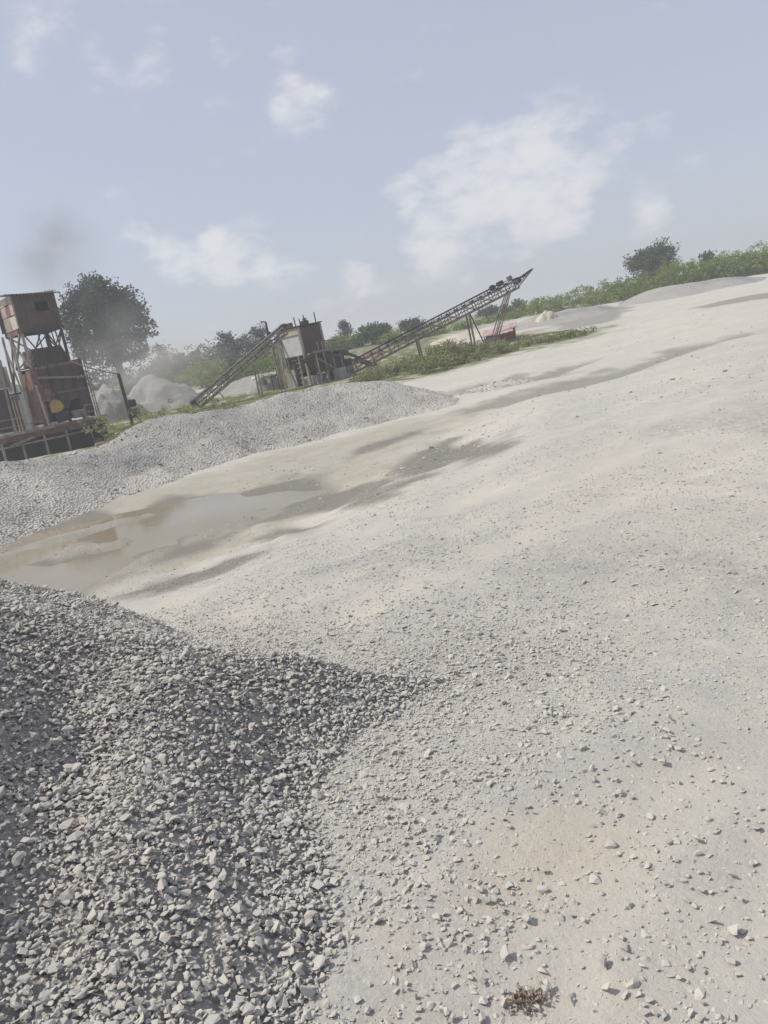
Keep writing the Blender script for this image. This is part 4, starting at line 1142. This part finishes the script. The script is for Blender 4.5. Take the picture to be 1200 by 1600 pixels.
for i in range(12):
    q = P(146 + 4.6 * i, 655 - 2.0 * i - random.uniform(0, 8), 45 + random.uniform(-1.0, 2.5))
    rock('rubble_block', ('nearest broken rock to the tower in the rubble leading to the cable post' if i == 0 else ORD[i] + ' broken rock from the tower in the rubble leading to the cable post'), (q[0], q[1], gz(q[0], q[1])), random.uniform(.2, .48), MT[('pink', 'concrete', 'rust')[i % 3]], i + 3)

# cable post
Yp = 46
pb, ptp = P(200, 632, Yp), P(185, 584, Yp)
zb_ = gz(pb[0], Yp)
post = empty('cable_post', (pb[0], Yp, zb_)); tag(post, 'dark leaning post carrying a cable right of the crusher tower', 'post')
tv = Vector((ptp[0] - pb[0], 0, ptp[2] - zb_))
MB().bar((0, 0, -.4), tv, .17, .15).build('pole', MT['dark'], post)
wn = MB().box(tv * .45 + Vector((.28, 0, 0)), (.5, .3, .42), .3).build('winch', MT['dark'], post, .06)
MB().tube(tv * .3 + Vector((.38, -.2, 0)), tv * .3 + Vector((.38, .2, 0)), .18, n=12).build('winch_drum', MT['rust'], wn)
MB().bar((.05, 0, 1.2), (.75, .1, -.2), .08).build('stay', MT['dark'], post)
cab = MB(); end = Vector(P(108, 563, Yt - .6))
stt = Vector(post.location) + tv
for k in range(12):
    u0, u1 = k / 12, (k + 1) / 12
    f0 = stt.lerp(end, u0) - Vector((0, 0, .25 * 4 * u0 * (1 - u0) * .5)); f1 = stt.lerp(end, u1) - Vector((0, 0, .25 * 4 * u1 * (1 - u1) * .5))
    cab.bar(f0, f1, .06)
tag(cab.build('cable', MT['rust']), 'reddish cable strung from the crusher tower to the dark post', 'cable')

# ------------------------------------------------------------------ red lean-to shed under the conveyor head
Ys = 60
s0, s1 = P(758, 533, Ys), P(801, 527, Ys)
sz = gz((s0[0] + s1[0]) / 2, Ys)
sh = empty('shed', (s0[0], Ys, sz), math.radians(-14)); tag(sh, 'low red and dark lean-to shed under the raised conveyor end', 'shed')
W_ = (s1[0] - s0[0]) * 1.05; ht = P(799, 512, Ys)[2] - sz; hl = P(758, 527, Ys)[2] - sz
for x, h_ in ((0, hl), (W_, ht)):
    for y in (0, 1.8): MB().bar((x, y, -.3), (x, y, h_), .10).build('post', MT['dark'], sh)
MB().add([(-.2, -.35, hl), (W_ + .25, -.35, ht), (W_ + .25, 2.2, ht + .35), (-.2, 2.2, hl + .35), (-.2, -.35, hl + .05), (W_ + .25, -.35, ht + .05), (W_ + .25, 2.2, ht + .4), (-.2, 2.2, hl + .4)],
         [(3, 2, 1, 0), (4, 5, 6, 7), (0, 1, 5, 4), (1, 2, 6, 5), (2, 3, 7, 6), (3, 0, 4, 7)]).build('roof', MT['pink'], sh)
MB().span((.05, 1.7, -.2), (W_, 1.76, hl)).build('back_wall', MT['olive'], sh)
for k in range(3):
    MB().span((W_ - 1.25 + k * .4, -.04, -.2), (W_ - .87 + k * .4, .02, ht - .35 + .06 * k)).build('wall_board', MT['red'], sh)
for k in range(3):
    MB().span((W_ - .03, .1 + k * .55, -.2), (W_ + .03, .62 + k * .55, ht - .05)).build('wall_board', MT['red'], sh)
MB().span((.2, -.3, -.2), (1.0, .3, .45)).build('plinth', MT['concrete'], sh, .03)
for i, (px, py, s, m_) in enumerate(((742, 533, .42, 'red'), (752, 530, .38, 'red'), (735, 536, .4, 'pink'), (727, 538, .42, 'brick'))):
    q = P(px, py, 57.0 + .5 * i)
    rock('rubble_block', ('small red rock left of the shed', 'second red rock, against the left post of the shed', 'pinkish rock between the conveyor leg and the shed', 'brick-red rock at the outer end of the shed rubble')[i], (q[0], q[1], gz(q[0], q[1])), s, MT[m_], i + 11)
# white rubble under the left conveyor
for i, (px, py, s) in enumerate(((397, 585, .28), (403, 580, .34), (410, 577, .36), (415, 582, .25), (405, 588, .3))):
    q = P(px, py + 4, 60 + .3 * i)
    r_ = rock('rubble_block', ('leftmost white lump below the left conveyor', 'white lump second from left below the left conveyor', 'topmost and largest white lump below the left conveyor', 'rightmost white lump below the left conveyor', 'lowest white lump below the left conveyor')[i], (q[0], q[1], q[2] - .15), s, MT['white'], i + 17)
mound('aggregate_heap', 'brownish heap that carries the white lumps below the left conveyor', 408, 583, 60.8, 60, MT['concrete'], seed=15, power=1.7)

# dry clod near the bottom edge
c0 = G(822, 1556, 0)
clod = empty('dry_weed_clump', (c0[0], c0[1], gz(c0[0], c0[1]))); tag(clod, 'small brown clump of dry leaves on the pale ground', 'dry weeds')
for k, (dx, dy, r_) in enumerate(((-.032, .005, .022), (.0, -.012, .026), (.03, .012, .024), (-.008, .018, .016))):
    leaf_obj('leaf_tuft', [(dx, dy, .008, r_, r_, .012)], 55, .0065, MT['dry'], clod, shell=.1)['kind'] = 'stuff'
for k in range(9):
    a = random.uniform(0, 6.28); l_ = random.uniform(.02, .05)
    MB().bar((random.uniform(-.03, .03), random.uniform(-.02, .02), .006), (math.cos(a) * l_, math.sin(a) * l_, random.uniform(.008, .03)), .0022).build('twig', MT['dry'], clod)

# ------------------------------------------------------------------ haze, dust and smoke
def vol_mat(name, dens, col, noisy=None):
    m = bpy.data.materials.new(name); m.use_nodes = True; t = m.node_tree; t.nodes.clear()
    o = t.nodes.new('ShaderNodeOutputMaterial'); v = t.nodes.new('ShaderNodeVolumePrincipled')
    v.inputs['Color'].default_value = (*col, 1); v.inputs['Density'].default_value = dens; v.inputs['Anisotropy'].default_value = .2
    t.links.new(v.outputs[0], o.inputs['Volume'])
    if noisy:
        tcn = t.nodes.new('ShaderNodeTexCoord')
        ln = t.nodes.new('ShaderNodeVectorMath'); ln.operation = 'LENGTH'; t.links.new(tcn.outputs['Object'], ln.inputs[0])
        fall = t.nodes.new('ShaderNodeMapRange'); fall.interpolation_type = 'SMOOTHSTEP'
        for i, x in zip((1, 2, 3, 4), (1.0, .1, 0., 1.)): fall.inputs[i].default_value = x
        t.links.new(ln.outputs['Value'], fall.inputs[0])
        nz_ = t.nodes.new('ShaderNodeTexNoise'); nz_.inputs['Scale'].default_value = noisy; nz_.inputs['Detail'].default_value = 3
        t.links.new(tcn.outputs['Object'], nz_.inputs['Vector'])
        mrn = t.nodes.new('ShaderNodeMapRange'); mrn.inputs[1].default_value = .4; mrn.inputs[2].default_value = .68
        t.links.new(nz_.outputs[0], mrn.inputs[0])
        mu = t.nodes.new('ShaderNodeMath'); mu.operation = 'MULTIPLY'; t.links.new(fall.outputs[0], mu.inputs[0]); t.links.new(mrn.outputs[0], mu.inputs[1])
        m2 = t.nodes.new('ShaderNodeMath'); m2.operation = 'MULTIPLY'; t.links.new(mu.outputs[0], m2.inputs[0]); m2.inputs[1].default_value = dens
        t.links.new(m2.outputs[0], v.inputs['Density'])
    return m
HAZE = True
if HAZE:
    hz = MB().span((-3200, -3200, -6), (3200, 3200, 16)).build('haze', vol_mat('haze_air', .0018, (.86, .90, .97)))
    tag(hz, 'thin pale dusty haze over the whole quarry', 'haze', kind='stuff')
def puff(name, label, px, py, Y, wpx, hpx, deep, dens, col, noisy, cat):
    p = P(px, py, Y)
    bm = bmesh.new(); bmesh.ops.create_icosphere(bm, subdivisions=3, radius=1.0)
    me = bpy.data.meshes.new(name); bm.to_mesh(me); bm.free(); me.materials.append(vol_mat(name + '_air', dens, col, noisy))
    o = link(bpy.data.objects.new(name, me)); o.location = p; s = Y / FPX / 2
    o.scale = (wpx * s, deep, hpx * s)
    return tag(o, label, cat, kind='stuff')
puff('dust_cloud', 'pale dust drifting over the heap between tower and left conveyor', 245, 575, 58, 270, 140, 6, .24, (.80, .77, .74), 1.6, 'dust')
puff('dust_cloud', 'thin grey dust veil hanging in front of the large rounded tree', 185, 530, 66, 240, 190, 4, .10, (.78, .77, .76), 1.3, 'dust')
puff('smoke', 'thin grey smoke rising above the crusher tower', 82, 392, 52, 190, 180, 3.5, .28, (.36, .35, .35), 1.5, 'smoke')
